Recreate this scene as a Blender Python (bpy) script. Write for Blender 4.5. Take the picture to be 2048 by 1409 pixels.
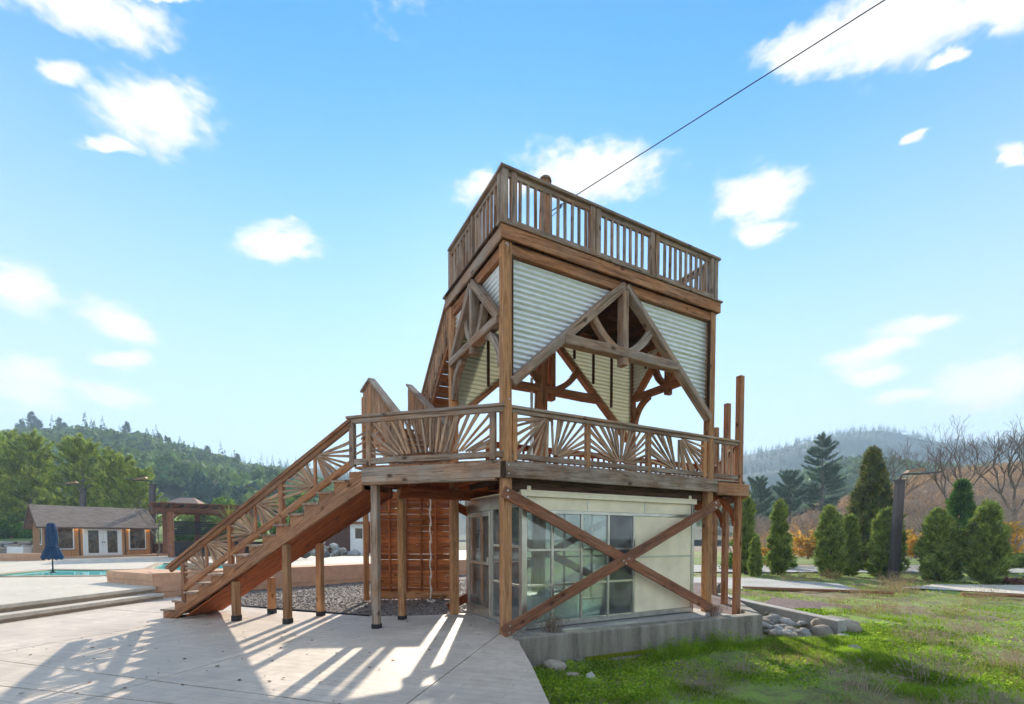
import bpy, math, random
import numpy as np
from mathutils import Vector, Matrix, noise as mnoise

# ------------------------------------------------------------------ scene, camera, light
sc = bpy.context.scene
for o in list(bpy.data.objects): bpy.data.objects.remove(o)
C = sc.collection
R = math.radians
RNG = np.random.default_rng(7); random.seed(7)

cam_d = bpy.data.cameras.new('camera'); cam = bpy.data.objects.new('camera', cam_d); C.objects.link(cam)
cam_d.sensor_width = 36.0; cam_d.lens = 909.0/2048*36.0
cam_d.shift_y = (1109.3-704.5)/2048
cam_d.clip_start = 0.05; cam_d.clip_end = 6000
cam.location = (0, 0, 1.5); cam.rotation_euler = (R(90-2.1), 0, 0)
sc.camera = cam

SUN_EL, SUN_AZ = 27.0, -1.5          # azimuth measured from +Y towards +X
world = bpy.data.worlds.new('World'); sc.world = world; world.use_nodes = True
def build_world():
    nt = world.node_tree; N = nt.nodes; L = nt.links; N.clear()
    out = N.new('ShaderNodeOutputWorld'); bg = N.new('ShaderNodeBackground')
    L.new(bg.outputs[0], out.inputs[0]); bg.inputs[1].default_value = SKY_STRENGTH
    sky = N.new('ShaderNodeTexSky'); sky.sky_type = 'NISHITA'; sky.sun_disc = False
    sky.sun_elevation = R(SUN_EL); sky.sun_rotation = R(SUN_AZ)
    sky.altitude = 300; world.cycles.sampling_method = 'MANUAL'; world.cycles.sample_map_resolution = 512; sky.air_density = 1.0; sky.dust_density = 0.06; sky.ozone_density = 2.0
    def M(op, a, b=None, clamp=False):
        n = N.new('ShaderNodeMath'); n.operation = op; n.use_clamp = clamp
        for i, x in enumerate((a, b)):
            if x is None: continue
            if isinstance(x, (int, float)): n.inputs[i].default_value = x
            else: L.new(x, n.inputs[i])
        return n.outputs[0]
    tc = N.new('ShaderNodeTexCoord'); d = tc.outputs['Generated']
    sep = N.new('ShaderNodeSeparateXYZ'); L.new(d, sep.inputs[0])
    X, Y, Z = sep.outputs
    az = M('ARCTAN2', X, Y); el = M('ARCSINE', Z)
    cmb = N.new('ShaderNodeCombineXYZ'); L.new(az, cmb.inputs[0]); L.new(el, cmb.inputs[1])
    # ragged edges: warp the angles with noise
    nz = N.new('ShaderNodeTexNoise'); nz.inputs['Scale'].default_value = 9; nz.inputs['Detail'].default_value = 6; nz.inputs['Roughness'].default_value = 0.55
    mp0 = N.new('ShaderNodeMapping'); mp0.inputs['Scale'].default_value = (1, 2.0, 1); L.new(cmb.outputs[0], mp0.inputs[0]); L.new(mp0.outputs[0], nz.inputs['Vector'])
    sub = N.new('ShaderNodeVectorMath'); sub.operation = 'SUBTRACT'; L.new(nz.outputs['Color'], sub.inputs[0]); sub.inputs[1].default_value = (.5, .5, .5)
    scl = N.new('ShaderNodeVectorMath'); scl.operation = 'MULTIPLY'; L.new(sub.outputs[0], scl.inputs[0]); scl.inputs[1].default_value = (.09, .06, 0)
    wv = N.new('ShaderNodeVectorMath'); wv.operation = 'ADD'; L.new(cmb.outputs[0], wv.inputs[0]); L.new(scl.outputs[0], wv.inputs[1])
    blobs = [(-0.725,0.690,0.121,0.026,0.18),(-0.650,0.622,0.088,0.038,0.25),(-0.758,0.619,0.041,0.013,0.21),(-0.711,0.566,0.043,0.010,0.37),(-0.631,0.740,0.051,0.006,0.35),(-0.471,0.514,0.070,0.027,0.21),(-0.815,0.351,0.046,0.030,0.33),(-0.706,0.338,0.056,0.025,-0.20),(-0.813,0.228,0.048,0.040,-0.01),(-0.715,0.230,0.052,0.017,-0.03),(-0.704,0.284,0.031,0.015,0.22),(0.686,0.695,0.142,0.039,-0.24),(0.555,0.722,0.081,0.024,-0.14),(0.779,0.670,0.071,0.020,-0.45),(0.745,0.638,0.029,0.006,-0.26),(0.488,0.575,0.075,0.038,-0.10),(0.489,0.526,0.047,0.019,-0.23),(0.175,0.655,0.140,0.042,-0.09),(-0.042,0.644,0.080,0.024,0.02),(0.704,0.578,0.017,0.007,-0.37),(0.819,0.512,0.011,0.014,-0.43),(0.711,0.334,0.050,0.018,-0.16),(0.663,0.309,0.061,0.017,0.08),(0.670,0.274,0.037,0.017,-0.10),(0.796,0.228,0.059,0.044,0.26),(0.701,0.225,0.041,0.015,-0.08)]
    # (az, el, 1) so that one dot product per axis does offset, rotation and scale
    w1 = N.new('ShaderNodeVectorMath'); w1.operation = 'ADD'; L.new(wv.outputs[0], w1.inputs[0]); w1.inputs[1].default_value = (0, 0, 1)
    def dot(c):
        n = N.new('ShaderNodeVectorMath'); n.operation = 'DOT_PRODUCT'; L.new(w1.outputs[0], n.inputs[0]); n.inputs[1].default_value = c; return n.outputs['Value']
    best = None
    for (a, e, ra, re, t) in blobs:
        c_, s_ = math.cos(t), math.sin(t); ra *= 1.05; re *= 1.05
        p = dot((c_/ra, s_/ra, -(a*c_+e*s_)/ra)); q = dot((-s_/re, c_/re, -(-a*s_+e*c_)/re))
        ma = N.new('ShaderNodeMath'); ma.operation = 'MULTIPLY_ADD'; L.new(p, ma.inputs[0]); L.new(p, ma.inputs[1]); L.new(M('MULTIPLY', q, q), ma.inputs[2])
        best = ma.outputs[0] if best is None else M('MINIMUM', best, ma.outputs[0])
    best = M('SQRT', best)
    # scattered cumulus continues over the unseen sky, denser there to add neutral fill light
    nzr = N.new('ShaderNodeTexNoise'); nzr.inputs['Scale'].default_value = 3.2; nzr.inputs['Detail'].default_value = 5; nzr.inputs['Roughness'].default_value = .5
    mpr = N.new('ShaderNodeVectorMath'); mpr.operation = 'MULTIPLY'; L.new(d, mpr.inputs[0]); mpr.inputs[1].default_value = (1, 1, 2.2); L.new(mpr.outputs[0], nzr.inputs['Vector'])
    rest = M('MULTIPLY_ADD', nzr.outputs['Fac'], -6.0); rest.node.inputs[2].default_value = 4.0
    inview = M('MAXIMUM', M('SUBTRACT', M('ABSOLUTE', az), .92), M('SUBTRACT', el, .86))
    rest = M('ADD', rest, M('MAXIMUM', M('MULTIPLY', inview, -12.0), 0.0))
    best = M('MINIMUM', best, M('MAXIMUM', rest, 0.0))
    nz3 = N.new('ShaderNodeTexNoise'); nz3.inputs['Scale'].default_value = 26; nz3.inputs['Detail'].default_value = 6; nz3.inputs['Roughness'].default_value = .6; L.new(mp0.outputs[0], nz3.inputs['Vector'])
    best = M('ADD', best, M('MULTIPLY', M('SUBTRACT', nz3.outputs['Fac'], .5), 1.25))
    mr = N.new('ShaderNodeMapRange'); mr.interpolation_type = 'SMOOTHSTEP'; L.new(best, mr.inputs[0])
    mr.inputs[1].default_value = 1.22; mr.inputs[2].default_value = 0.42; mr.inputs[3].default_value = 0; mr.inputs[4].default_value = 0.97
    # soft inner shading of the clouds
    nz2 = N.new('ShaderNodeTexNoise'); nz2.inputs['Scale'].default_value = 14; nz2.inputs['Detail'].default_value = 5; L.new(mp0.outputs[0], nz2.inputs['Vector'])
    cr = N.new('ShaderNodeMixRGB'); L.new(nz2.outputs['Fac'], cr.inputs[0]); cr.inputs[1].default_value = CLOUD_A; cr.inputs[2].default_value = CLOUD_B
    # a clear-blue grade of the sky
    hs = N.new('ShaderNodeHueSaturation'); hs.inputs['Saturation'].default_value = SKY_SAT; hs.inputs['Value'].default_value = 1.0; hs.inputs['Hue'].default_value = SKY_HUE; L.new(sky.outputs[0], hs.inputs['Color'])
    # the air pales towards the horizon, the same all round
    pf = N.new('ShaderNodeMapRange'); pf.interpolation_type = 'SMOOTHSTEP'; L.new(el, pf.inputs[0]); pf.inputs[1].default_value = 0.82; pf.inputs[2].default_value = 0.0; pf.inputs[3].default_value = 0.0; pf.inputs[4].default_value = 0.88
    pm = N.new('ShaderNodeMixRGB'); L.new(pf.outputs[0], pm.inputs[0]); L.new(hs.outputs[0], pm.inputs[1]); pm.inputs[2].default_value = (3.35, 3.68, 3.85, 1)
    mx = N.new('ShaderNodeMixRGB'); L.new(mr.outputs[0], mx.inputs[0]); L.new(pm.outputs[0], mx.inputs[1]); L.new(cr.outputs[0], mx.inputs[2])
    L.new(mx.outputs[0], bg.inputs[0])
SKY_STRENGTH = 0.102; SKY_SAT = 1.36; SKY_HUE = 0.494
CLOUD_A = (3.2, 3.2, 3.25, 1); CLOUD_B = (5.3, 5.05, 4.65, 1)
build_world()

sun_d = bpy.data.lights.new('sun', 'SUN'); sun = bpy.data.objects.new('sun', sun_d); C.objects.link(sun)
sun_d.energy = 3.1; sun_d.angle = R(0.7); sun_d.color = (1.0, 0.90, 0.75)
sun.rotation_euler = (R(-(90-SUN_EL)), 0, R(-SUN_AZ)); sun.location = (0, 40, 30)

sc.view_settings.view_transform = 'Standard'; sc.view_settings.look = 'None'
sc.view_settings.exposure = 1.52; sc.view_settings.gamma = 1.0; sc.view_settings.use_curve_mapping = False
sc.render.engine = 'CYCLES'
cy = sc.cycles
cy.use_denoising = True; cy.denoising_prefilter = 'ACCURATE'; cy.use_adaptive_sampling = True; cy.adaptive_threshold = 0.03; cy.adaptive_min_samples = 32; cy.max_bounces = 8; cy.diffuse_bounces = 4; cy.glossy_bounces = 3; cy.transmission_bounces = 6
cy.transparent_max_bounces = 16; cy.volume_bounces = 1; cy.sample_clamp_indirect = 6.0; cy.caustics_reflective = False; cy.caustics_refractive = False

# ------------------------------------------------------------------ helpers
WM = {}                                # world matrix of every object made here
def link(o, parent=None, M=None):
    M = M or Matrix.Identity(4)
    C.objects.link(o); WM[o.name] = M.copy()
    if parent is not None:
        o.parent = parent; o.matrix_basis = WM[parent.name].inverted() @ M
    else: o.matrix_basis = M
    return o
def tag(o, label=None, cat=None, group=None, kind=None):
    if label: o['label'] = label
    if cat: o['category'] = cat
    if group: o['group'] = group
    if kind: o['kind'] = kind
    return o
def empty(name, loc=(0, 0, 0), rz=0, parent=None):
    o = bpy.data.objects.new(name, None); o.empty_display_size = .2
    return link(o, parent, Matrix.Translation(Vector(loc)) @ Matrix.Rotation(rz, 4, 'Z'))
def fast(name, V, F, mat=None, smooth=False):
    """mesh data from numpy arrays; F is m x k, or a list of such arrays"""
    V = np.asarray(V, np.float32).reshape(-1, 3)
    Fs = F if isinstance(F, list) else [F]
    Fs = [np.asarray(f, np.int32) for f in Fs if len(f)]
    me = bpy.data.meshes.new(name)
    me.vertices.add(len(V)); me.vertices.foreach_set('co', V.ravel())
    tot = np.concatenate([np.full(len(f), f.shape[1], np.int32) for f in Fs])
    loops = np.concatenate([f.ravel() for f in Fs])
    me.loops.add(len(loops)); me.loops.foreach_set('vertex_index', loops)
    st = np.concatenate([[0], np.cumsum(tot)[:-1]]).astype(np.int32)
    me.polygons.add(len(tot)); me.polygons.foreach_set('loop_start', st); me.polygons.foreach_set('loop_total', tot)
    if smooth: me.polygons.foreach_set('use_smooth', np.ones(len(tot), bool))
    me.update(calc_edges=True); me.validate()
    if mat: me.materials.append(mat)
    return me
def pyd(name, verts, faces, mat=None, smooth=False):
    me = bpy.data.meshes.new(name); me.from_pydata([tuple(v) for v in verts], [], [tuple(f) for f in faces])
    if smooth: me.polygons.foreach_set('use_smooth', [True]*len(me.polygons))
    me.update()
    if mat: me.materials.append(mat)
    return me
def obj(name, me, parent=None, M=None): return link(bpy.data.objects.new(name, me), parent, M)
def clone(o, parent, M, name=None):
    c = o.copy(); c.parent = None
    if name: c.name = name
    return link(c, parent, M)
def frame(p0, p1, side):
    """matrix at p0 with Z to p1 and X near side"""
    p0 = Vector(p0); z = (Vector(p1)-p0); L_ = z.length; z.normalize()
    x = Vector(side); x = (x - z*x.dot(z))
    if x.length < 1e-5: x = z.orthogonal()
    x.normalize(); y = z.cross(x)
    M = Matrix((x, y, z)).transposed().to_4x4(); M.translation = p0
    return M, L_
def timber_mesh(L_, w, d, mat, ch=.007, jit=0., seg=1, taper=1., rnd=None):
    rnd = rnd or random; V = []; F = []
    for k in range(seg+1):
        t = k/seg; f = 1+(taper-1)*t
        ox, oy = (rnd.uniform(-jit, jit), rnd.uniform(-jit, jit)) if 0 < k < seg else (0, 0)
        a = w/2*f*(1+rnd.uniform(-jit, jit)*4/max(.05, w)*.25); b = d/2*f*(1+rnd.uniform(-jit, jit)*4/max(.05, d)*.25); c = min(ch, a*.6, b*.6)
        z = L_*t
        for (x, y) in ((a-c, b), (a, b-c), (a, -b+c), (a-c, -b), (-a+c, -b), (-a, -b+c), (-a, b-c), (-a+c, b)):
            V.append((x+ox, y+oy, z))
    for k in range(seg):
        for i in range(8):
            j = (i+1) % 8; F.append((k*8+j, k*8+i, k*8+8+i, k*8+8+j))
    F.append(tuple(range(8))); F.append(tuple(range(seg*8+7, seg*8-1, -1)))
    return pyd('timber', V, F, mat)
def timber(name, p0, p1, w, d, mat, parent, side=(0, 0, 1), ch=.007, jit=0., seg=1, taper=1.):
    """bar from p0 to p1; w along 'side', d across it"""
    M, L_ = frame(p0, p1, side)
    return obj(name, timber_mesh(L_, w, d, mat, ch, jit, seg, taper), parent, M)
def sweep(name, pts, w, d, mat, parent, side):
    """rectangular section swept along points (curved braces)"""
    P = [Vector(p) for p in pts]; V = []; F = []; s = Vector(side).normalized(); n = len(P)
    o = P[0]
    for k in range(n):
        t = (P[min(k+1, n-1)]-P[max(k-1, 0)]).normalized(); x = (s-t*s.dot(t)).normalized(); y = t.cross(x)
        c = min(.008, w*.2)
        for (a, b) in ((w/2-c, d/2), (w/2, d/2-c), (w/2, -d/2+c), (w/2-c, -d/2), (-w/2+c, -d/2), (-w/2, -d/2+c), (-w/2, d/2-c), (-w/2+c, d/2)):
            V.append(P[k]-o+x*a+y*b)
    for k in range(n-1):
        for i in range(8):
            j = (i+1) % 8; F.append((k*8+j, k*8+i, k*8+8+i, k*8+8+j))
    F.append(tuple(range(8))); F.append(tuple(range(n*8-1, n*8-9, -1)))
    # rotate to have local Z near the chord, so that the grain follows it
    M, _ = frame(P[0], P[-1], side); R3 = M.to_3x3().inverted()
    return obj(name, pyd('curved', [R3 @ v for v in V], F, mat), parent, M)
def tube_data(pts, rad, n=8, cap=True):
    P = [Vector(p) for p in pts]; V = []; F = []; m = len(P); ref = None
    for k in range(m):
        t = (P[min(k+1, m-1)]-P[max(k-1, 0)]).normalized()
        if ref is None: ref = t.orthogonal().normalized()
        x = (ref-t*ref.dot(t)).normalized(); ref = x; y = t.cross(x); r = rad[k] if hasattr(rad, '__len__') else rad
        for i in range(n):
            a = 2*math.pi*i/n; V.append(P[k]+x*(math.cos(a)*r)+y*(math.sin(a)*r))
    for k in range(m-1):
        for i in range(n):
            j = (i+1) % n; F.append((k*n+i, k*n+j, k*n+n+j, k*n+n+i))
    if cap: F.append(tuple(range(n-1, -1, -1))); F.append(tuple(range((m-1)*n, m*n)))
    return V, F
def tube(name, pts, rad, mat, parent=None, n=8, smooth=True):
    V, F = tube_data(pts, rad, n); o = Vector(pts[0])
    return obj(name, pyd(name, [v-o for v in V], F, mat, smooth), parent, Matrix.Translation(o))
def prism_mesh(name, poly, z0, z1, mat):
    n = len(poly); V = [(x, y, z0) for x, y in poly]+[(x, y, z1) for x, y in poly]
    F = [tuple(range(n-1, -1, -1)), tuple(range(n, 2*n))]+[(i, (i+1) % n, n+(i+1) % n, n+i) for i in range(n)]
    return pyd(name, V, F, mat)
def area2(p): return sum(p[i][0]*p[(i+1) % len(p)][1]-p[(i+1) % len(p)][0]*p[i][1] for i in range(len(p)))
def prism(name, poly, z0, z1, mat, parent=None):
    poly = list(poly) if area2(poly) > 0 else list(poly)[::-1]
    o = (poly[0][0], poly[0][1], 0)
    return obj(name, prism_mesh(name, [(x-o[0], y-o[1]) for x, y in poly], z0, z1, mat), parent, Matrix.Translation(o))
def clip(poly, p, n):
    """keep the part of a polygon with (q-p).n >= 0"""
    out = []
    for i in range(len(poly)):
        a, b = poly[i], poly[(i+1) % len(poly)]
        da = (a[0]-p[0])*n[0]+(a[1]-p[1])*n[1]; db = (b[0]-p[0])*n[0]+(b[1]-p[1])*n[1]
        if da >= 0: out.append(a)
        if (da >= 0) != (db >= 0):
            t = da/(da-db); out.append((a[0]+(b[0]-a[0])*t, a[1]+(b[1]-a[1])*t))
    return out
def box(name, lo, hi, mat, parent=None, ch=.008):
    lo = Vector(lo); hi = Vector(hi); s = hi-lo; c = (lo+hi)/2
    return timber(name, (c.x, c.y, lo.z), (c.x, c.y, hi.z), s.x, s.y, mat, parent, (1, 0, 0), ch)

# ------------------------------------------------------------------ materials
MATS = {}
def nodes(name, rough=.8, metal=0.):
    m = bpy.data.materials.new(name); m.use_nodes = True; MATS[name] = m
    nt = m.node_tree; b = nt.nodes['Principled BSDF']; b.inputs['Roughness'].default_value = rough; b.inputs['Metallic'].default_value = metal
    return m, nt, b
class NT:
    def __init__(s, nt): s.nt = nt
    def n(s, t, **k):
        x = s.nt.nodes.new(t)
        for a, b in k.items(): setattr(x, a, b)
        return x
    def l(s, a, b): s.nt.links.new(a, b)
    def coord(s, scale=(1, 1, 1), kind='Object', rnd=0., rot=(0, 0, 0)):
        tc = s.n('ShaderNodeTexCoord'); mp = s.n('ShaderNodeMapping'); mp.inputs['Scale'].default_value = scale; mp.inputs['Rotation'].default_value = rot
        if kind == 'World':
            g = s.n('ShaderNodeNewGeometry'); v = g.outputs['Position']
        else: v = tc.outputs[kind]
        if rnd:
            oi = s.n('ShaderNodeObjectInfo'); m = s.n('ShaderNodeMath', operation='MULTIPLY'); m.inputs[1].default_value = rnd; s.l(oi.outputs['Random'], m.inputs[0])
            ad = s.n('ShaderNodeVectorMath', operation='ADD'); s.l(v, ad.inputs[0]); s.l(m.outputs[0], ad.inputs[1]); v = ad.outputs[0]
        s.l(v, mp.inputs[0]); return mp.outputs[0]
    def noise(s, vec, scale, detail=4, rough=.55, dist=0.):
        x = s.n('ShaderNodeTexNoise'); x.inputs['Scale'].default_value = scale; x.inputs['Detail'].default_value = detail; x.inputs['Roughness'].default_value = rough; x.inputs['Distortion'].default_value = dist
        s.l(vec, x.inputs['Vector']); return x.outputs['Fac']
    def ramp(s, fac, stops):
        x = s.n('ShaderNodeValToRGB'); e = x.color_ramp.elements
        while len(e) < len(stops): e.new(.5)
        for q, (p, c) in zip(e, stops): q.position = p; q.color = (c[0], c[1], c[2], 1) if hasattr(c, '__len__') else (c, c, c, 1)
        s.l(fac, x.inputs[0]); return x.outputs[0]
    def mix(s, fac, a, b, mode='MIX'):
        x = s.n('ShaderNodeMixRGB', blend_type=mode)
        for i, q in enumerate((fac, a, b)):
            if hasattr(q, 'is_linked') or hasattr(q, 'links'): s.l(q, x.inputs[i])
            elif hasattr(q, '__len__'): x.inputs[i].default_value = (q[0], q[1], q[2], 1)
            else: x.inputs[i].default_value = q
        return x.outputs[0]
    def bump(s, h, b, dist=.01, strength=.5):
        x = s.n('ShaderNodeBump'); x.inputs['Strength'].default_value = strength; x.inputs['Distance'].default_value = dist
        s.l(h, x.inputs['Height']); s.l(x.outputs[0], b.inputs['Normal'])
def wood(name, light, dark, grey=None, greyamt=.0, rough=.8, bump=.6, knots=True):
    m, nt, b = nodes(name, rough); t = NT(nt)
    v = t.coord((1, 1, .09), rnd=37.); g1 = t.noise(v, 13, 6, .6, .8); g2 = t.noise(v, 60, 4, .7); ck = t.noise(t.coord((1, 1, .045), rnd=91.), 34, 3, .5, .3)
    v2 = t.coord((1, 1, .45), rnd=37.); p = t.noise(v2, 2.6, 5, .65); p2 = t.noise(t.coord((1, 1, .6), rnd=53.), 5.5, 5, .6)
    col = t.mix(t.ramp(g1, [(.34, 0.), (.62, 1.)]), dark, light)
    col = t.mix(t.ramp(g2, [(.38, .0), (.62, .55)]), col, tuple(x*.6 for x in dark))
    oi = t.n('ShaderNodeObjectInfo')
    hv = t.n('ShaderNodeHueSaturation'); t.l(col, hv.inputs['Color'])
    mr = t.n('ShaderNodeMapRange'); mr.inputs[3].default_value = .64; mr.inputs[4].default_value = 1.32; t.l(oi.outputs['Random'], mr.inputs[0]); t.l(mr.outputs[0], hv.inputs['Value'])
    col = hv.outputs[0]
    if grey:
        gm = t.n('ShaderNodeMath', operation='MULTIPLY'); gm.inputs[1].default_value = greyamt; gm.use_clamp = True; t.l(t.ramp(p, [(.38, .05), (.60, 1.)]), gm.inputs[0])
        gc = t.mix(t.ramp(g1, [(.3, 0.), (.7, 1.)]), tuple(x*.5 for x in grey), grey)
        col = t.mix(gm.outputs[0], col, gc)
    col = t.mix(t.ramp(p2, [(.54, 0.), (.76, .5)]), col, tuple(x*.45 for x in dark))       # stains
    col = t.mix(t.ramp(ck, [(.60, 0.), (.66, .65)]), col, tuple(x*.22 for x in dark))        # drying checks
    if knots:
        vo = t.n('ShaderNodeTexVoronoi'); vo.inputs['Scale'].default_value = 3.6; t.l(t.coord((1, 1, .6), rnd=37.), vo.inputs['Vector'])
        col = t.mix(t.ramp(vo.outputs['Distance'], [(.06, .9), (.16, 0.)]), col, tuple(x*.3 for x in dark))
    t.l(col, b.inputs['Base Color'])
    hh = t.n('ShaderNodeMath', operation='ADD'); t.l(g1, hh.inputs[0]); t.l(g2, hh.inputs[1])
    h2 = t.n('ShaderNodeMath', operation='SUBTRACT'); t.l(hh.outputs[0], h2.inputs[0]); t.l(t.ramp(ck, [(.60, 0.), (.645, .8)]), h2.inputs[1])
    t.bump(h2.outputs[0], b, .008, bump)
    b.inputs['Specular IOR Level'].default_value = .25
    return m
W_POST = wood('wood_post', (.68, .345, .150), (.40, .18, .070), (.43, .30, .21), .3)
W_BEAM = wood('wood_beam', (.55, .25, .110), (.29, .115, .048), (.43, .295, .215), .4)
W_GREY = wood('wood_weathered', (.46, .275, .165), (.23, .125, .072), (.48, .39, .315), .95)
W_SLAT = wood('wood_slat', (.58, .35, .20), (.31, .165, .09), (.52, .41, .32), .6)
W_RED = wood('wood_red_stain', (.40, .115, .036), (.20, .054, .017), None, 0)
W_BRACE = wood('wood_brace', (.38, .15, .072), (.19, .068, .034), (.34, .235, .18), .3)
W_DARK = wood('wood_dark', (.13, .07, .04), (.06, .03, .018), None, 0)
W_BOARD = wood('wood_board', (.64, .23, .07), (.34, .11, .036), None, 0, rough=.75)
def plain(name, col, rough=.7, metal=0., var=.12, scale=6., bump=0.):
    m, nt, b = nodes(name, rough, metal); t = NT(nt)
    f = t.noise(t.coord(rnd=11.), scale, 6, .6)
    c = t.mix(t.ramp(f, [(.3, 0.), (.7, 1.)]), tuple(x*(1-var) for x in col), tuple(min(1, x*(1+var)) for x in col)); t.l(c, b.inputs['Base Color'])
    if bump: t.bump(f, b, .01, bump)
    return m
M_BLACK = plain('black_metal', (.02, .02, .022), .45, .3)
M_BOLT = plain('bolt_metal', (.55, .54, .52), .35, .9)
def corr_mat(name, tint, metal):
    m, nt, b = nodes(name, .42, metal); t = NT(nt)
    f = t.noise(t.coord((.6, 3, 3)), 5, 6, .65); c = t.mix(t.ramp(f, [(.3, 0.), (.75, 1.)]), tuple(x*.8 for x in tint), tint)
    f2 = t.noise(t.coord((.3, 8, 1.2)), 9, 4); c = t.mix(t.ramp(f2, [(.6, 0.), (.8, .25)]), c, (.45, .40, .32)); t.l(c, b.inputs['Base Color'])
    r = t.ramp(f, [(.3, .36), (.7, .55)]); t.l(r, b.inputs['Roughness']); return m
M_GALV = corr_mat('galvanised_sheet', (.86, .89, .88), .45)
def fibre_mat():
    m, nt, b = nodes('fibreglass_sheet', .5); t = NT(nt)
    f = t.noise(t.coord(), 4, 5); c = t.mix(f, (.37, .39, .29), (.55, .57, .44)); t.l(c, b.inputs['Base Color'])
    tr = t.n('ShaderNodeBsdfTranslucent'); t.l(c, tr.inputs[0]); mx = t.n('ShaderNodeMixShader'); mx.inputs[0].default_value = .22
    o = nt.nodes['Material Output']; t.l(b.outputs[0], mx.inputs[1]); t.l(tr.outputs[0], mx.inputs[2]); t.l(mx.outputs[0], o.inputs[0]); return m
M_FIBRE = fibre_mat()
def glass_mat(name, tint=(.86, .93, .91), refl=1.0):
    m, nt, b = nodes(name); t = NT(nt); nt.nodes.remove(b)
    tr = t.n('ShaderNodeBsdfTransparent'); tr.inputs[0].default_value = (*tint, 1)
    gl = t.n('ShaderNodeBsdfGlossy'); gl.inputs['Roughness'].default_value = .02; gl.inputs[0].default_value = (1, 1, 1, 1)
    fr = t.n('ShaderNodeFresnel'); fr.inputs[0].default_value = 1.55
    mm = t.n('ShaderNodeMath', operation='MULTIPLY'); mm.use_clamp = True; mm.inputs[1].default_value = refl*1.35; t.l(fr.outputs[0], mm.inputs[0])
    df = t.n('ShaderNodeBsdfDiffuse'); df.inputs[0].default_value = (.75, .78, .74, 1)
    dm = t.n('ShaderNodeMixShader'); f = t.noise(t.coord(), 3, 5); t.l(t.ramp(f, [(.35, .07), (.75, .30)]), dm.inputs[0]); t.l(tr.outputs[0], dm.inputs[1]); t.l(df.outputs[0], dm.inputs[2])  # patchy pale dirt film, thickened as painted stand-in for soft grey reflections
    mx = t.n('ShaderNodeMixShader'); t.l(mm.outputs[0], mx.inputs[0]); t.l(dm.outputs[0], mx.inputs[1]); t.l(gl.outputs[0], mx.inputs[2])
    t.l(mx.outputs[0], nt.nodes['Material Output'].inputs[0]); return m
M_GLASS = glass_mat('greenhouse_glass')
M_ALU = plain('aluminium_frame', (.58, .56, .50), .30, .85, .15)
M_CREAM = plain('cream_panel', (.88, .77, .55), .45, 0, .12, 2.5)
# ------------------------------------------------------------------ the timber tower
AX, AY = -0.130, 6.911; ANG = R(28.2); CA, SA = math.cos(ANG), math.sin(ANG)
U3 = Vector((CA, SA, 0)); V3 = Vector((-SA, CA, 0)); Z3 = Vector((0, 0, 1))
def T(u, v, z): return Vector((AX+CA*u-SA*v, AY+SA*u+CA*v, z))
WA = R(16.3); W3 = Vector((-math.cos(WA), math.sin(WA), 0)); N3 = Vector((-W3.y, W3.x, 0))     # N3 points at the camera
def WP(s, z, off=0.): q = Vector((AX, AY, 0))+W3*s+N3*off; return Vector((q.x, q.y, z))
tower = empty('timber_tower', T(0, 0, 0))
tag(tower, 'tall two-storey timber lookout tower with outside staircase and corrugated metal panels', 'tower')
def sub(name): return empty(name, T(0, 0, 0), 0, tower)

# posts
for (u, v, z0) in ((.075, .075, 0), (4.655, .075, -.10), (.075, 2.275, 0), (4.655, 2.275, -.10)):
    timber('post', T(u, v, z0), T(u, v, 5.925), .15, .15, W_POST, tower, U3, .01)
# upper floor: rim boards, girders, joists, floor boards
for (a, b) in ((T(-.05, -.03, 6.025), T(4.79, -.03, 6.025)), (T(-.05, 2.38, 6.025), T(4.79, 2.38, 6.025))):
    timber('rim_beam', a, b, .19, .04, W_BEAM, tower, Z3)
for (a, b) in ((T(-.03, -.009, 6.025), T(-.03, 2.359, 6.025)), (T(4.77, -.009, 6.025), T(4.77, 2.359, 6.025))):
    timber('rim_beam', a, b, .188, .04, W_GREY, tower, Z3)
for v in (.07, 2.28): timber('girder', T(.152, v, 5.845), T(4.578, v, 5.845), .165, .09, W_BEAM, tower, Z3)
for u in (.07, 4.66): timber('girder', T(u, .152, 5.845), T(u, 2.198, 5.845), .165, .09, W_BEAM, tower, Z3)
up = sub('upper_floor')
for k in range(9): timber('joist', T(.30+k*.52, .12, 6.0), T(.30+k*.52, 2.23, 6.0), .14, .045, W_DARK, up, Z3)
nb = 17; wv = 2.50/nb
for k in range(nb):
    v = -.075+wv*(k+.5); timber('floor_board', T(-.085, v, 6.143), T(4.825, v, 6.143), .034, wv-.006, W_DARK if 0 < k < nb-1 else W_GREY, up, Z3, .004)
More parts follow.
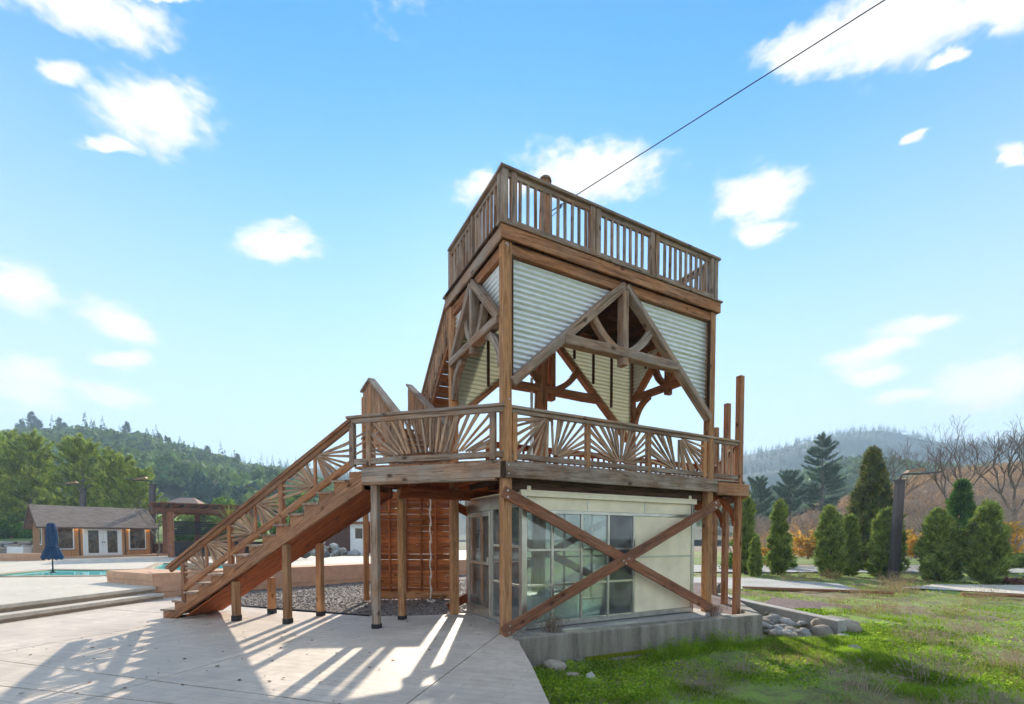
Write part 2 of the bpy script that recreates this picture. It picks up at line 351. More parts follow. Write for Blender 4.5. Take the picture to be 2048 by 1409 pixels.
# upper railing
ur = sub('upper_railing')
Z0, Z1 = 6.165, 6.985
def straight_rail(parent, a, b, ends, posts, zb, zt, mat, face, sp=.135, caph=.045, bw=.036):
    """level railing from a to b (world, z ignored) with vertical balusters"""
    a = Vector((a[0], a[1], 0)); b = Vector((b[0], b[1], 0)); d = (b-a); Ln = d.length; d.normalize(); P = lambda s, z: Vector((a.x+d.x*s, a.y+d.y*s, z))
    timber('top_rail', P(-ends, zt-caph/2), P(Ln+ends, zt-caph/2), caph, .145, mat, parent, Z3, .006)
    timber('top_rail', P(-ends+.03, zt-caph-.040), P(Ln+ends-.03, zt-caph-.040), .075, .045, mat, parent, Z3, .006)
    timber('bottom_rail', P(0, zb+.05), P(Ln, zb+.05), .09, .06, mat, parent, Z3, .006)
    for s in posts: timber('rail_post', P(s, zb), P(s, zt-caph), .095, .095, mat, parent, d, .008)
    n = int(Ln/sp)
    for k in range(1, n):
        s = Ln*k/n
        if min(abs(s-q) for q in posts) < .08: continue
        timber('baluster', P(s, zb+.096), P(s+random.uniform(-.006, .006), zt-caph-.079), bw, .05, mat, parent, d, .004)
ra, rb, rc, rd = T(.02, .02, 0), T(4.70, .02, 0), T(.02, 2.30, 0), T(4.70, 2.30, 0)
straight_rail(ur, ra, rb, .075, (0.01, .16, 1.63, 1.75, 2.97, 3.09, 4.55, 4.67), Z0, Z1, W_GREY, V3)
straight_rail(ur, ra+V3*.0, rc, -.075, (.09, 1.1, 2.2), Z0, Z1-.002, W_GREY, U3)
straight_rail(ur, rb, rd, -.075, (.09, 1.1, 2.2), Z0, Z1-.002, W_GREY, U3)
straight_rail(ur, rc+U3*.9, rd, .075, (.02, 1.5, 2.9, 3.75), Z0, Z1, W_GREY, V3)

# trusses and corrugated sheets; face(s, z, off): s along the face, off outwards
faces = {'front': (lambda s, z, o=0.: T(s, .06-o, z), 4.73, -V3, M_GALV), 'back': (lambda s, z, o=0.: T(s, 2.29+o, z), 4.73, V3, M_FIBRE),
         'left': (lambda s, z, o=0.: T(.06-o, s, z), 2.35, -U3, M_GALV), 'right': (lambda s, z, o=0.: T(4.67+o, s, z), 2.35, U3, M_GALV)}
def curve3(p0, p1, mid, n=7):
    p0, p1, m = Vector(p0), Vector(p1), Vector(mid)
    return [p0*(1-t)**2+m*2*t*(1-t)+p1*t*t for t in [k/(n-1) for k in range(n)]]
for nm, (P, Ls, nrm, cm) in faces.items():
    tr = sub('truss'); mid = Ls/2; wide = Ls > 3
    zl = 3.86 if wide else 4.84; W_T = W_GREY if nm in ('front', 'left') else W_BEAM
    along = (P(1, 0)-P(0, 0))
    for sg in (-1, 1):
        e = .152 if sg < 0 else Ls-.152
        timber('rafter', P(e, zl, .03), P(mid+sg*.025, 5.845, .03), .135 if wide else .12, .15, W_T, tr, along.cross(nrm)*1.0+Z3, .012)
        # curved strut
        if wide: a, b = P(mid+sg*.10, 4.74, -.01), P(mid+sg*.68, 5.26, -.01)
        else: a, b = P(mid+sg*.07, 4.92, -.01), P(mid+sg*.36, 5.36, -.01)
        mp = (a+b)/2+Vector((0, 0, -.10))+along*sg*.08
        sweep('strut', curve3(a, b, mp), .11, .13, W_T, tr, nrm)
    if wide:
        timber('tie_beam', P(mid-1.27, 4.70, .025), P(mid+1.27, 4.70, .025), .16, .18, W_T, tr, Z3, .014, .006, 6)
        timber('king_post', P(mid, 4.50, .02), P(mid, 5.76, .02), .125, .17, W_T, tr, along, .012)
    else:
        timber('tie_beam', P(.152, 4.84, .025), P(Ls-.152, 4.84, .025), .14, .17, W_T, tr, Z3, .014, .004, 4)
        timber('king_post', P(mid, 4.66, .02), P(mid, 5.76, .02), .11, .16, W_T, tr, along, .012)
        for sg in (-1, 1):
            e = .152 if sg < 0 else Ls-.152; a = P(e, 4.15, 0); b = P(e-sg*.48, 4.765, 0)
            sweep('knee_brace', curve3(a, b, P(e-sg*.06, 4.62, 0)), .11, .13, W_T, tr, nrm)
    # corrugated triangles with true corrugations, horizontal ribs
    per, amp = (.084, .016); step = per/6
    for sg in (-1, 1):
        e = .15 if sg < 0 else Ls-.15; tip = mid+sg*.10; zlow = zl+.06
        zs = np.arange(zlow, 5.764, step); V = []; F = []; o = P(e, zlow, 0)
        for i, z in enumerate(zs):
            f = (z-zlow)/(5.764-zlow); s1 = e+(tip-e)*f
            off = -.055+amp*math.sin(2*math.pi*z/per)+(.010 if z > 5.02 else 0.)
            V += [P(e, z, off)-o, P((e+s1)/2, z, off)-o, P(s1, z, off)-o]
            if i: k = 3*i; F += [(k-3, k-2, k+1, k), (k-2, k-1, k+2, k+1)]
        if (sg > 0) != (nm in ('back', 'left')): F = [f[::-1] for f in F]
        sh = obj('corrugated_sheet', pyd('sheet', V, F, cm, True), tower, Matrix.Translation(o))
        for q in ((.3, .55, .8) if wide else (.5,)):      # studs behind the sheets
            s = e+(tip-e)*q; zz = zlow+(5.76-zlow)*q+.06
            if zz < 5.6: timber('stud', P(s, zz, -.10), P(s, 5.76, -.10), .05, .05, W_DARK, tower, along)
        if nm in ('front',):                              # screw heads
            V = []; F = []
            for q in (.25, .52, .8):
                s = e+(tip-e)*q; z = zlow+(5.764-zlow)*q
                for zz in np.arange(z+.12, 5.72, per*2):
                    zz = per*(round(zz/per-.25)+.25); c = P(s, zz, -.040)-o; b = len(V)
                    V += [c+along*(.006*math.cos(t))+Z3*(.006*math.sin(t)) for t in (0, 1.05, 2.1, 3.14, 4.19, 5.24)]+[c+nrm*.006]
                    F += [(b+i, b+(i+1) % 6, b+6) for i in range(6)]
            obj('screw_heads', pyd('screws', V, F, M_BOLT), sh, Matrix.Translation(o))['kind'] = 'stuff'
# trim strips along the sheets beside the corner posts
timber('trim', T(.165, .03, 3.95), T(.165, .03, 5.76), .02, .06, W_DARK, tower, U3, .003)
timber('trim', T(4.565, .03, 3.95), T(4.565, .03, 5.76), .02, .06, W_DARK, tower, U3, .003)

# lower floor
lf = sub('lower_floor')
main = [(0.0, .02), (5.75, .02), (8.25, 2.52), (-1.16, 2.52), (-1.854, 1.823)]
k = 0; v = 0.0
while v < 2.5:
    p = clip(clip(main, (0, v+.004), (0, 1)), (0, v+.138), (0, -1))
    if len(p) > 2:
        q = [T(a, b, 0) for a, b in p]; prism('deck_board', [(x.x, x.y) for x in q], 2.652, 2.688, W_GREY if k < 2 else W_BEAM, lf)
    v += .142; k += 1
for u in np.arange(-1.6, 8.0, .42):
    lo = max(.06, -u*1.0 if u < 0 else (u-5.7 if u > 5.7 else .06))+.02
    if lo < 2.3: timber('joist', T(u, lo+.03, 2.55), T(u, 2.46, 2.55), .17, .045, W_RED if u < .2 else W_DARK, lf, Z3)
timber('rim_beam', T(.02, -.028, 2.53), T(4.79, -.028, 2.53), .24, .055, W_GREY, tower, Z3, .009, .002, 6)
timber('rim_beam', T(4.80, -.032, 2.49), T(5.77, -.032, 2.49), .25, .055, W_BEAM, tower, Z3)
timber('rim_beam', T(5.80, -.005, 2.49), T(8.28, 2.48, 2.49), .25, .055, W_BEAM, tower, Z3)
timber('rim_beam', T(-1.1, 2.545, 2.53), T(8.2, 2.545, 2.53), .23, .05, W_RED, tower, Z3)
timber('rim_beam', WP(.035, 2.53, .028), WP(2.44, 2.53, .028), .24, .055, W_GREY, tower, Z3, .009, .003, 6)
timber('rim_beam', WP(.12, 2.40, -.02), WP(2.44, 2.40, -.02), .05, .12, W_GREY, tower, Z3, .009, .003, 6)
timber('corner_board', WP(-.012, 2.405, .016), WP(-.012, 2.655, .016), .045, .045, W_DARK, tower, U3)
timber('rim_beam', WP(2.42, 2.53, -.06), WP(2.42, 2.53, -.95), .22, .05, W_RED, tower, Z3)
timber('girder', T(.152, .2, 2.33), T(4.578, .2, 2.33), .20, .09, W_DARK, tower, Z3)
timber('girder', T(-1.0, 2.19, 2.33), T(7.6, 2.19, 2.33), .20, .09, W_RED, tower, Z3)

# sunburst railings
def ray_poly(c, a, poly):
    dx, dz = math.cos(a), math.sin(a); best = None
    for i in range(len(poly)):
        (x0, z0), (x1, z1) = poly[i], poly[(i+1) % len(poly)]
        ex, ez = x1-x0, z1-z0; den = dx*ez-dz*ex
        if abs(den) < 1e-9: continue
        t = ((x0-c[0])*ez-(z0-c[1])*ex)/den; q = ((x0-c[0])*dz-(z0-c[1])*dx)/den
        if t > .04 and -1e-6 <= q <= 1+1e-6 and (best is None or t < best): best = t
    return best
def fan(parent, P, nrm, poly, c, a0, a1, n, spread=0.):
    for k in range(n):
        a = R(a0+(a1-a0)*(k+.5)/n+random.uniform(-1.5, 1.5)); cc = (c[0]+spread*((k+.5)/n-.5), c[1])
        t = ray_poly(cc, a, poly)
        if not t or t < .1: continue
        r0 = .03; o = (.012 if k % 2 else -.012)+random.uniform(-.004, .004)
        p0 = P(cc[0]+math.cos(a)*r0, cc[1]+math.sin(a)*r0, o); p1 = P(cc[0]+math.cos(a)*(t+.015), cc[1]+math.sin(a)*(t+.015), o*.6)
        timber('slat', p0, p1, random.uniform(.030, .044), .026, W_SLAT, parent, nrm.cross(p1-p0), .005, .004, 4, random.uniform(1.1, 1.5))
fr = sub('front_railing')
FP = lambda s, z, o=0.: T(s, .06-o, z)
zb, zt = 2.80, 3.41
timber('top_rail', T(.155, .06, 3.494), T(5.50, .06, 3.494), .045, .15, W_GREY, fr, Z3, .006)
timber('top_rail', T(.155, .045, 3.437), T(5.50, .045, 3.437), .065, .06, W_GREY, fr, Z3, .006)
timber('bottom_rail', T(.155, .055, 2.755), T(5.50, .055, 2.755), .085, .07, W_GREY, fr, Z3, .008, .003, 8)
for u in (.215, 1.625, 3.01, 4.50): timber('rail_post', T(u, .06, 2.69), T(u, .06, 3.405), .085, .085, W_POST, fr, U3)
def bay(a, b): return [(a, zb), (b, zb), (b, zt), (a, zt)]
b1 = bay(.26, 1.58); fan(fr, FP, -V3, b1, (.80, zt-.01), 186, 272, 9, .1); fan(fr, FP, -V3, b1, (.98, zb+.01), 96, 8, 10, .08)
b2 = bay(1.67, 2.965); fan(fr, FP, -V3, b2, (2.36, zb+.01), 172, 8, 19, .16)
b3 = bay(3.055, 4.455); fan(fr, FP, -V3, b3, (3.70, zb+.01), 100, 172, 9, -.08); fan(fr, FP, -V3, b3, (3.84, zt-.01), 266, 354, 10, .08)
for u in (4.78, 4.92, 5.06, 5.20, 5.34): timber('baluster', T(u, .06, 2.80), T(u, .06, 3.405), .045, .04, W_SLAT, fr, U3)
wr = sub('wing_railing')
timber('top_rail', WP(-.02, 3.497, -.02), WP(2.73, 3.497, -.02), .045, .15, W_GREY, wr, Z3, .006)
timber('top_rail', WP(.0, 3.435, -.005), WP(2.70, 3.435, -.005), .075, .06, W_GREY, wr, Z3, .006, .002, 5)
timber('bottom_rail', WP(.0, 2.765, -.02), WP(2.70, 2.765, -.02), .095, .07, W_GREY, wr, Z3, .008, .003, 6)
for s in (.17, 2.33, 2.65): timber('rail_post', WP(s, 2.69, -.02), WP(s, 3.397, -.02), .09, .09, W_GREY, wr, W3)
WPn = lambda s, z, o=0.: WP(s, z, -.02+o)
wb = [(.215, 2.815), (2.285, 2.815), (2.285, 3.395), (.215, 3.395)]
fan(wr, WPn, N3, wb, (1.72, 2.825), 8, 86, 9, -.45); fan(wr, WPn, N3, wb, (1.22, 2.825), 66, 114, 7, -.55); fan(wr, WPn, N3, wb, (.75, 2.825), 94, 172, 9, -.45)
for z in (2.92, 3.05, 3.2): timber('slat', WP(2.37, z+.06, -.02), WP(2.61, z-.03, -.02), .03, .024, W_SLAT, wr, Z3)
rw = sub('side_railing')
straight_rail(rw, T(5.66, .10, 0), T(8.2, 2.64, 0), .0, (1.5, 2.6), 2.70, 3.52, W_BEAM, U3, .15)
br = sub('back_railing')
straight_rail(br, T(.9, 2.48, 0), T(7.9, 2.48, 0), .0, (.02, 1.7, 3.4, 5.2, 6.98), 2.69, 3.50, W_RED, V3, .17)
for (u, v, z) in ((5.58, .06, 4.86), (6.72, 1.2, 4.74), (8.15, 2.62, 4.63)):
    timber('tall_post', T(u, v, -.14), T(u, v, z), .13, .12, W_BEAM, tower, U3, .01)
    sweep('knee_brace', curve3(T(u, v+.06, 1.75), T(u-.4, v+.36, 2.36), T(u-.04, v+.08, 2.25)), .09, .10, W_RED, tower, V3)

# lower staircase
st = sub('lower_staircase')
NT_ = 14; s0, z0 = 7.03, .105; rn, rs = (7.03-2.74)/14, (2.655-.105)/14
def saw(off, th, mat, name, depth):
    V2 = []
    for i in range(NT_):
        V2 += [(s0-.03-rn*i, z0-.04+rs*(i-1) if i else -.085), (s0-.03-rn*i, z0-.04+rs*i)]
    V2 += [(s0-.03-rn*NT_, z0-.04+rs*(NT_-1)), (s0-.03-rn*NT_, 2.60)]
    sl = rs/rn
    bot = [(2.46, 2.60), (2.46, 2.655-depth-.06), (s0-.03-(.085+z0-.04)/sl+.02-(.03), -.085)]
    poly = V2+bot; n = len(poly); V = [WP(a, b, off) for a, b in poly]+[WP(a, b, off-th) for a, b in poly]
    o = V[0].copy(); M, _ = frame(WP(7, 0, off), WP(2.7, 2.6, off), N3); Ri = M.inverted()
    F = [tuple(range(n)), tuple(range(2*n-1, n-1, -1))]+[(i, n+i, n+(i+1) % n, (i+1) % n) for i in range(n)]
    return obj(name, pyd(name, [Ri @ v for v in V], F, mat), st, M)
saw(.0, .07, W_BEAM, 'stringer', .30); saw(-.88, .07, W_RED, 'stringer', .34); 
for i in range(NT_):
    s = s0-rn*i; z = z0+rs*i
    timber('tread', WP(s-rn/2-.005, z-.02, .025), WP(s-rn/2-.005, z-.02, -.975), rn+.04, .04, W_GREY, st, W3, .006)
    timber('riser', WP(s-.035, (z-.04+z0+rs*(i-1))/2 if i else .0, -.002), WP(s-.035, (z-.04+z0+rs*(i-1))/2 if i else .0, -.948), .012, rs-.044 if i else .12, W_BEAM, st, W3, .002)
timber('soffit_board', WP(6.5, -.02, -.475), WP(2.50, 2.32, -.475), .80, .025, W_RED, st, N3)
sr = sub('stair_railing')
hs0, hz0, hs1, hz1 = 6.84, .915, 2.66, 3.455
timber('handrail', WP(hs0, hz0, -.02), WP(hs1, hz1, -.02), .06, .15, W_BEAM, sr, Z3, .008)
timber('handrail', WP(hs0-.07, hz0-.045, .0), WP(hs1, hz1-.08, .0), .085, .06, W_BEAM, sr, Z3, .008)
bz0, bz1 = .54, 2.80
timber('bottom_rail', WP(6.50, .50, -.02), WP(2.62, 2.775, -.02), .12, .08, W_BEAM, sr, Z3, .02, .003, 6)
zbot = lambda s: .54+(2.815-.54)*(6.44-s)/(6.44-2.66)+.02; ztop = lambda s: hz0-.10+(hz1-hz0)*(hs0-s)/(hs0-hs1)
SPn = lambda s, z, o=0.: WP(s, z, -.02+o)
ps = (6.46, 5.30, 4.13, 2.68)
for s in ps[:3]: timber('rail_post', WP(s, zbot(s)-.26, -.025), WP(s, ztop(s)+.02, -.025), .085, .09, W_BEAM, sr, W3)
for a, b in zip(ps[:-1], ps[1:]):
    m = (a+b)/2+.0; timber('baluster', WP(m, zbot(m)-.05, -.02), WP(m, ztop(m)+.01, -.02), .05, .05, W_BEAM, sr, W3)
    lo = [(a-.05, zbot(a-.05)), (m+.03, zbot(m+.03)), (m+.03, ztop(m+.03)), (a-.05, ztop(a-.05))]
    hi = [(m-.03, zbot(m-.03)), (b+.05, zbot(b+.05)), (b+.05, ztop(b+.05)), (m-.03, ztop(m-.03))]
    fan(sr, SPn, N3, lo, (m+.04, zbot(m+.04)+.01), -22, 84, 10, -.06)
    fan(sr, SPn, N3, hi, (m-.04, ztop(m-.04)-.01), 158, 264, 10, .06)
# posts under the wing and the stairs, on black metal feet
slope = lambda s: 2.655-.36-(s-2.46)*rs/rn
for s, o in ((5.27, -.085), (4.10, -.085), (2.27, -.085), (5.27, -.93), (4.08, -.93), (2.27, -.93)):
    top = 2.40 if s < 2.5 else slope(s)+.06
    p = timber('post', WP(s, -.07, o), WP(s, top, o), .12, .12, W_POST if o < -.5 or s > 3 else W_GREY, tower, W3, .012, .003, 5)
    timber('post_foot', WP(s, -.085, o), WP(s, .05, o), .132, .132, M_BLACK, p, W3); timber('foot_plate', WP(s, -.085, o), WP(s, -.072, o), .19, .17, M_BLACK, p, W3)
# upper stair: flight away from the deck, landing, flight back up to the top floor
us = sub('upper_staircase')
def flight(u0, u1, v0, v1, za, zb_, n, mat):
    dv, dz = (v1-v0)/n, (zb_-za)/n
    for u in (u0, u1-.05):
        V2 = []
        for i in range(n): V2 += [(v0+dv*i, za+dz*i), (v0+dv*i, za+dz*(i+1)-.04)]
        V2 += [(v1, zb_-.04), (v1, zb_-.34), (v0+dv*.9, za)]
        m = len(V2); V = [T(u, a, b) for a, b in V2]+[T(u+.05, a, b) for a, b in V2]
        M, _ = frame(T(u, v0, za), T(u, v1, zb_), U3); Ri = M.inverted()
        F = [tuple(range(m)), tuple(range(2*m-1, m-1, -1))]+[(i, m+i, m+(i+1) % m, (i+1) % m) for i in range(m)]
        obj('stringer', pyd('stringer', [Ri @ v for v in V], F, mat), us, M)
    for i in range(n):
        v = v0+dv*(i+.5); timber('tread', T(u0-.02, v, za+dz*(i+1)-.02), T(u1+.02, v, za+dz*(i+1)-.02), abs(dv)+.03, .038, W_GREY, us, V3)
        timber('riser', T(u0+.01, v0+dv*i+.02, za+dz*(i+.5)-.02), T(u1-.01, v0+dv*i+.02, za+dz*(i+.5)-.02), .012, dz-.045, W_BEAM, us, V3)
flight(-1.04, -.20, 2.0, 4.4, 2.69, 3.95, 7, W_BEAM)
flight(.12, .88, 4.5, 2.44, 3.95, 5.93, 10, W_BEAM)
for v in np.arange(4.44, 5.5, .145): timber('landing_board', T(-1.1, v+.04, 3.93), T(.85, v+.04, 3.93), .036, .14, W_GREY, us, Z3)
for (u, v) in ((-1.03, 4.5), (-1.03, 5.42), (.74, 4.98), (.74, 5.42)): timber('landing_post', T(u, v, -.05), T(u, v, 3.91 if u > 0 else 4.9), .12, .12, W_POST, us, U3)
def slope_rail(u, va, za, vb, zb_, tail=None, drop=.86):
    timber('handrail', T(u, va, za), T(u, vb, zb_), .045, .15, W_GREY, us, Z3)
    timber('handrail', T(u, va, za-.06), T(u, vb, zb_-.06), .06, .05, W_GREY, us, Z3)
    if tail: timber('handrail', T(u, vb+.03, zb_), T(u, tail, zb_), .045, .15, W_GREY, us, Z3)
    n = int(abs(vb-va)/.115)
    for k in range(n+1):
        f = k/n; v = va+(vb-va)*f; z = za+(zb_-za)*f
        timber('baluster', T(u, v, z-drop), T(u, v, z-.085), .04, .04 if 0 < k < n else .09, W_SLAT, us, U3)
    if tail:
        for v in np.arange(vb+.12, tail, .115): timber('baluster', T(u, v, zb_-drop), T(u, v, zb_-.03), .04, .04, W_SLAT, us, U3)
slope_rail(-1.05, 1.80, 3.56, 4.43, 5.05, 5.45); slope_rail(-.20, 1.80, 3.56, 4.43, 5.05)
slope_rail(.10, 4.35, 4.73, 2.52, 6.22, None, .62); slope_rail(.90, 4.35, 4.73, 2.52, 6.22, None, .62)

# cross braces with bolts, front and back
b1_ = timber('cross_brace', T(-.02, -.030, 2.20), T(4.80, -.030, .03), .175, .045, W_BRACE, tower, Z3, .008)
b2_ = timber('cross_brace', T(-.05, -.080, .07), T(4.80, -.080, 2.19), .175, .045, W_BRACE, tower, Z3, .008)
def bolt(p, n, parent, r=.019):
    n = Vector(n).normalized(); tube('bolt', [Vector(p), Vector(p)+n*.009], [r, r*.8], M_BOLT, parent, 10, False)
for (u, z) in ((.05, 2.215), (.05, 2.115), (4.70, .135), (4.70, .02)): bolt(T(u, -.053, z), -V3, b1_)
for (u, z) in ((.05, .065), (.06, .16), (4.68, 2.19), (4.68, 2.10), (2.30, 1.10), (2.42, 1.13), (2.36, 1.05)): bolt(T(u, -.103, z), -V3, b2_)
timber('cross_brace', T(.0, 2.39, 2.2), T(4.73, 2.39, .1), .17, .045, W_RED, tower, Z3)
timber('cross_brace', T(.0, 2.44, .1), T(4.73, 2.44, 2.2), .17, .045, W_RED, tower, Z3)
for z in (3.6, 2.60, 2.47): bolt(T(.10 if z > 3 else .06, -.001 if z > 3 else -.056, z), -V3, tower, .014)
for z in (5.88, 5.86): bolt(T(.05 if z > 5.87 else .08, -.001, z), -V3, tower, .016)
# ------------------------------------------------------------------ ground, patio, terrace, pool
from mathutils.geometry import tessellate_polygon
def concrete_mat(name, col, stamp=False, rough=.75, var=.18):
    m, nt, b = nodes(name, rough); t = NT(nt); w = t.coord(kind='World')
    f = t.noise(w, .55, 6, .62, .4); f2 = t.noise(w, 5., 6, .65); f3 = t.noise(w, 60., 3)
    c = t.mix(t.ramp(f, [(.32, 0.), (.68, 1.)]), tuple(x*(1-var) for x in col), tuple(x*(1+var*.5) for x in col))
    c = t.mix(t.ramp(f2, [(.35, .6), (.6, 0.)]), c, tuple(x*.66 for x in col))
    h = f3
    if stamp:
        # stamped plank courses: fine relief with darker joints
        v = t.coord(kind='World', rot=(0, 0, R(17.5))); br = t.n('ShaderNodeTexBrick'); br.offset = .37; br.offset_frequency = 2; br.squash = 1
        br.inputs['Scale'].default_value = 1; br.inputs['Brick Width'].default_value = 1.35; br.inputs['Row Height'].default_value = .138; br.inputs['Mortar Size'].default_value = .0045; br.inputs['Mortar Smooth'].default_value = .6; br.inputs['Bias'].default_value = 0
        br.inputs['Color1'].default_value = (.93, .93, .93, 1); br.inputs['Color2'].default_value = (1.03, 1.03, 1.03, 1); br.inputs['Mortar'].default_value = (.30, .27, .25, 1)
        dn = t.n('ShaderNodeVectorMath', operation='SCALE'); dn.inputs['Scale'].default_value = .012
        nn = t.n('ShaderNodeTexNoise'); nn.inputs['Scale'].default_value = 7; t.l(w, nn.inputs['Vector']); t.l(nn.outputs['Color'], dn.inputs[0])
        ad = t.n('ShaderNodeVectorMath', operation='ADD'); t.l(v, ad.inputs[0]); t.l(dn.outputs[0], ad.inputs[1]); t.l(ad.outputs[0], br.inputs['Vector'])
        fade = t.ramp(t.noise(w, .8, 4), [(.36, .12), (.64, .95)])
        c = t.mix(fade, c, t.mix(1., c, br.outputs['Color'], 'MULTIPLY'))
        gr = t.noise(t.coord((1.2, 26, 1), kind='World', rot=(0, 0, R(17.5))), 3.5, 5, .6)
        c = t.mix(t.ramp(gr, [(.30, .40), (.55, 0.)]), c, tuple(x*.62 for x in col))
        hh = t.n('ShaderNodeMath', operation='MULTIPLY_ADD'); t.l(br.outputs['Fac'], hh.inputs[0]); hh.inputs[1].default_value = -1.; t.l(gr, hh.inputs[2]); h = hh.outputs[0]
        t.l(t.ramp(f2, [(.3, .50), (.7, .74)]), b.inputs['Roughness'])
    t.l(c, b.inputs['Base Color']); t.bump(h, b, .004, .5)
    return m
M_PATIO = concrete_mat('stamped_concrete', (.70, .585, .475), True, var=.28)
M_TERR = concrete_mat('terrace_concrete', (.62, .55, .45), var=.10)
M_CONC = concrete_mat('bare_concrete', (.40, .38, .35), var=.25)
M_TAN = concrete_mat('tan_stucco', (.62, .36, .22), var=.08)
M_COPE = concrete_mat('coping', (.42, .31, .21), var=.2)
def old_wall_mat():
    m, nt, b = nodes('weathered_concrete', .88); t = NT(nt); w = t.coord(kind='World')
    st = t.noise(t.coord((1, 1, .12), kind='World'), 4.5, 6, .65); f = t.noise(w, 40, 4, .7); g = t.noise(w, 2.2, 5)
    c = t.mix(t.ramp(st, [(.32, 0.), (.66, 1.)]), (.10, .085, .065), (.33, .295, .24)); c = t.mix(t.ramp(f, [(.45, 0.), (.75, .6)]), c, (.33, .31, .27))
    c = t.mix(t.ramp(g, [(.5, 0.), (.7, .35)]), c, (.20, .21, .12)); t.l(c, b.inputs['Base Color']); t.bump(f, b, .006, .7); return m
M_OLDW = old_wall_mat()
def speck_mat(name, cols, scale, bump=.8, rough=.9):
    m, nt, b = nodes(name, rough); t = NT(nt); w = t.coord(kind='World')
    vo = t.n('ShaderNodeTexVoronoi'); vo.inputs['Scale'].default_value = scale; t.l(w, vo.inputs['Vector'])
    sp = t.n('ShaderNodeSeparateColor'); t.l(vo.outputs['Color'], sp.inputs[0])
    c = t.ramp(sp.outputs[0], [(i/(len(cols)-1), q) for i, q in enumerate(cols)])
    c = t.mix(t.ramp(t.noise(w, 1.2, 5), [(.35, .4), (.6, 0.)]), c, tuple(x*.5 for x in cols[0])); t.l(c, b.inputs['Base Color'])
    t.bump(vo.outputs['Distance'], b, .02, bump); return m
M_GRAV = speck_mat('gravel_bed', [(.09, .07, .06), (.19, .155, .13), (.33, .28, .24), (.14, .11, .095)], 42)
M_DRIVE = speck_mat('drive_gravel', [(.34, .33, .31), (.46, .45, .42), (.40, .38, .35)], 16)
M_MULCH = speck_mat('bark_mulch', [(.07, .045, .04), (.16, .10, .09), (.24, .17, .15)], 26)
def field_mat():
    m, nt, b = nodes('field_soil_and_moss', .95); t = NT(nt); w = t.coord(kind='World')
    f = t.noise(w, .42, 6, .62, .5); g = t.noise(w, 3., 6, .65); h = t.noise(w, 22., 5, .7)
    c = t.mix(t.ramp(f, [(.40, 0.), (.56, 1.)]), (.27, .20, .12), (.24, .36, .055))
    c = t.mix(t.ramp(g, [(.40, .7), (.58, 0.)]), c, (.13, .10, .065)); c = t.mix(t.ramp(h, [(.5, 0.), (.72, .5)]), c, (.30, .36, .08))
    t.l(c, b.inputs['Base Color']); t.bump(h, b, .05, .9); return m
M_FIELD = field_mat()
def lawn_mat(name, a, b_):
    m, nt, b = nodes(name, .95); t = NT(nt); w = t.coord(kind='World'); f = t.noise(w, .25, 5); h = t.noise(w, 9, 5, .7)
    c = t.mix(t.ramp(f, [(.35, 0.), (.65, 1.)]), a, b_); c = t.mix(t.ramp(h, [(.4, .4), (.6, 0.)]), c, tuple(x*.55 for x in a)); t.l(c, b.inputs['Base Color']); t.bump(h, b, .08, .8); return m
M_LAWN = lawn_mat('lawn_grass', (.10, .20, .025), (.26, .26, .07))
M_FARG = lawn_mat('far_ground', (.10, .12, .04), (.22, .17, .10))

def structure(o): o['kind'] = 'structure'; return o
structure(obj('ground', pyd('ground', [(-1500, -300, -1.0), (1500, -300, -1.0), (1500, 1500, -1.0), (-1500, 1500, -1.0)], [(0, 1, 2, 3)], M_FARG)))

# patio of stamped concrete, cut by control joints
patio = structure(empty('patio', (0, 0, 0)))
def pz(x): return max(-.092, min(0., .0115*(x+.13)))
outline = [(.80, -5), (.34, 4.05), (.23, 5.32), (.095, 6.50), (.34, 7.05), (-.50, 9.16), (-.94, 9.05), (-1.25, 8.93), (-2.18, 8.80), (-2.79, 8.82), (-4.45, 9.48), (-6.31, 10.41), (-8.0, 11.6), (-9.0, 12.4), (-14, 12.4), (-14, -5)]
def lin(p, q): d = (q[0]-p[0], q[1]-p[1]); l = math.hypot(*d); return p, (-d[1]/l, d[0]/l)
cuts = [lin((-6.58, 5.78), (-3.86, 4.86)), lin((-4.11, 4.15), (-2.9, 8.0)), lin((-.94, 4.15), (-.19, 7.1)), lin((-6.58, 9.2), (-3.86, 8.28)), lin((-5.6, 2.52), (-2.88, 1.6)), lin((-7.5, 4.9), (-6.29, 8.75)), lin((-5.4, 4.74), (-3.8, 4.32))]
polys = [outline]
for p, n in cuts:
    nxt = []
    for q in polys:
        for sg in (1, -1):
            r = clip(q, (p[0]+n[0]*sg*.009, p[1]+n[1]*sg*.009), (n[0]*sg, n[1]*sg))
            if len(r) > 2 and abs(area2(r)) > .02: nxt.append(r)
    polys = nxt
for q in polys:
    if area2(q) < 0: q = q[::-1]
    n = len(q); tri = tessellate_polygon([[Vector((x, y, 0)) for x, y in q]])
    V = [(x, y, pz(x)) for x, y in q]+[(x, y, pz(x)-.14) for x, y in q]
    F = [tuple(f) if (q[f[1]][0]-q[f[0]][0])*(q[f[2]][1]-q[f[0]][1])-(q[f[2]][0]-q[f[0]][0])*(q[f[1]][1]-q[f[0]][1]) > 0 else tuple(f)[::-1] for f in tri]+[(i, n+i, n+(i+1) % n, (i+1) % n) for i in range(n)]
    obj('slab', pyd('slab', V, F, M_PATIO), patio)
structure(prism('patio_base', [(.7, -5), (.2, 6.4), (-.6, 9.0), (-6.2, 10.2), (-9.0, 12.2), (-13.9, 12.2), (-13.9, -5)], -.30, -.125, M_MULCH))
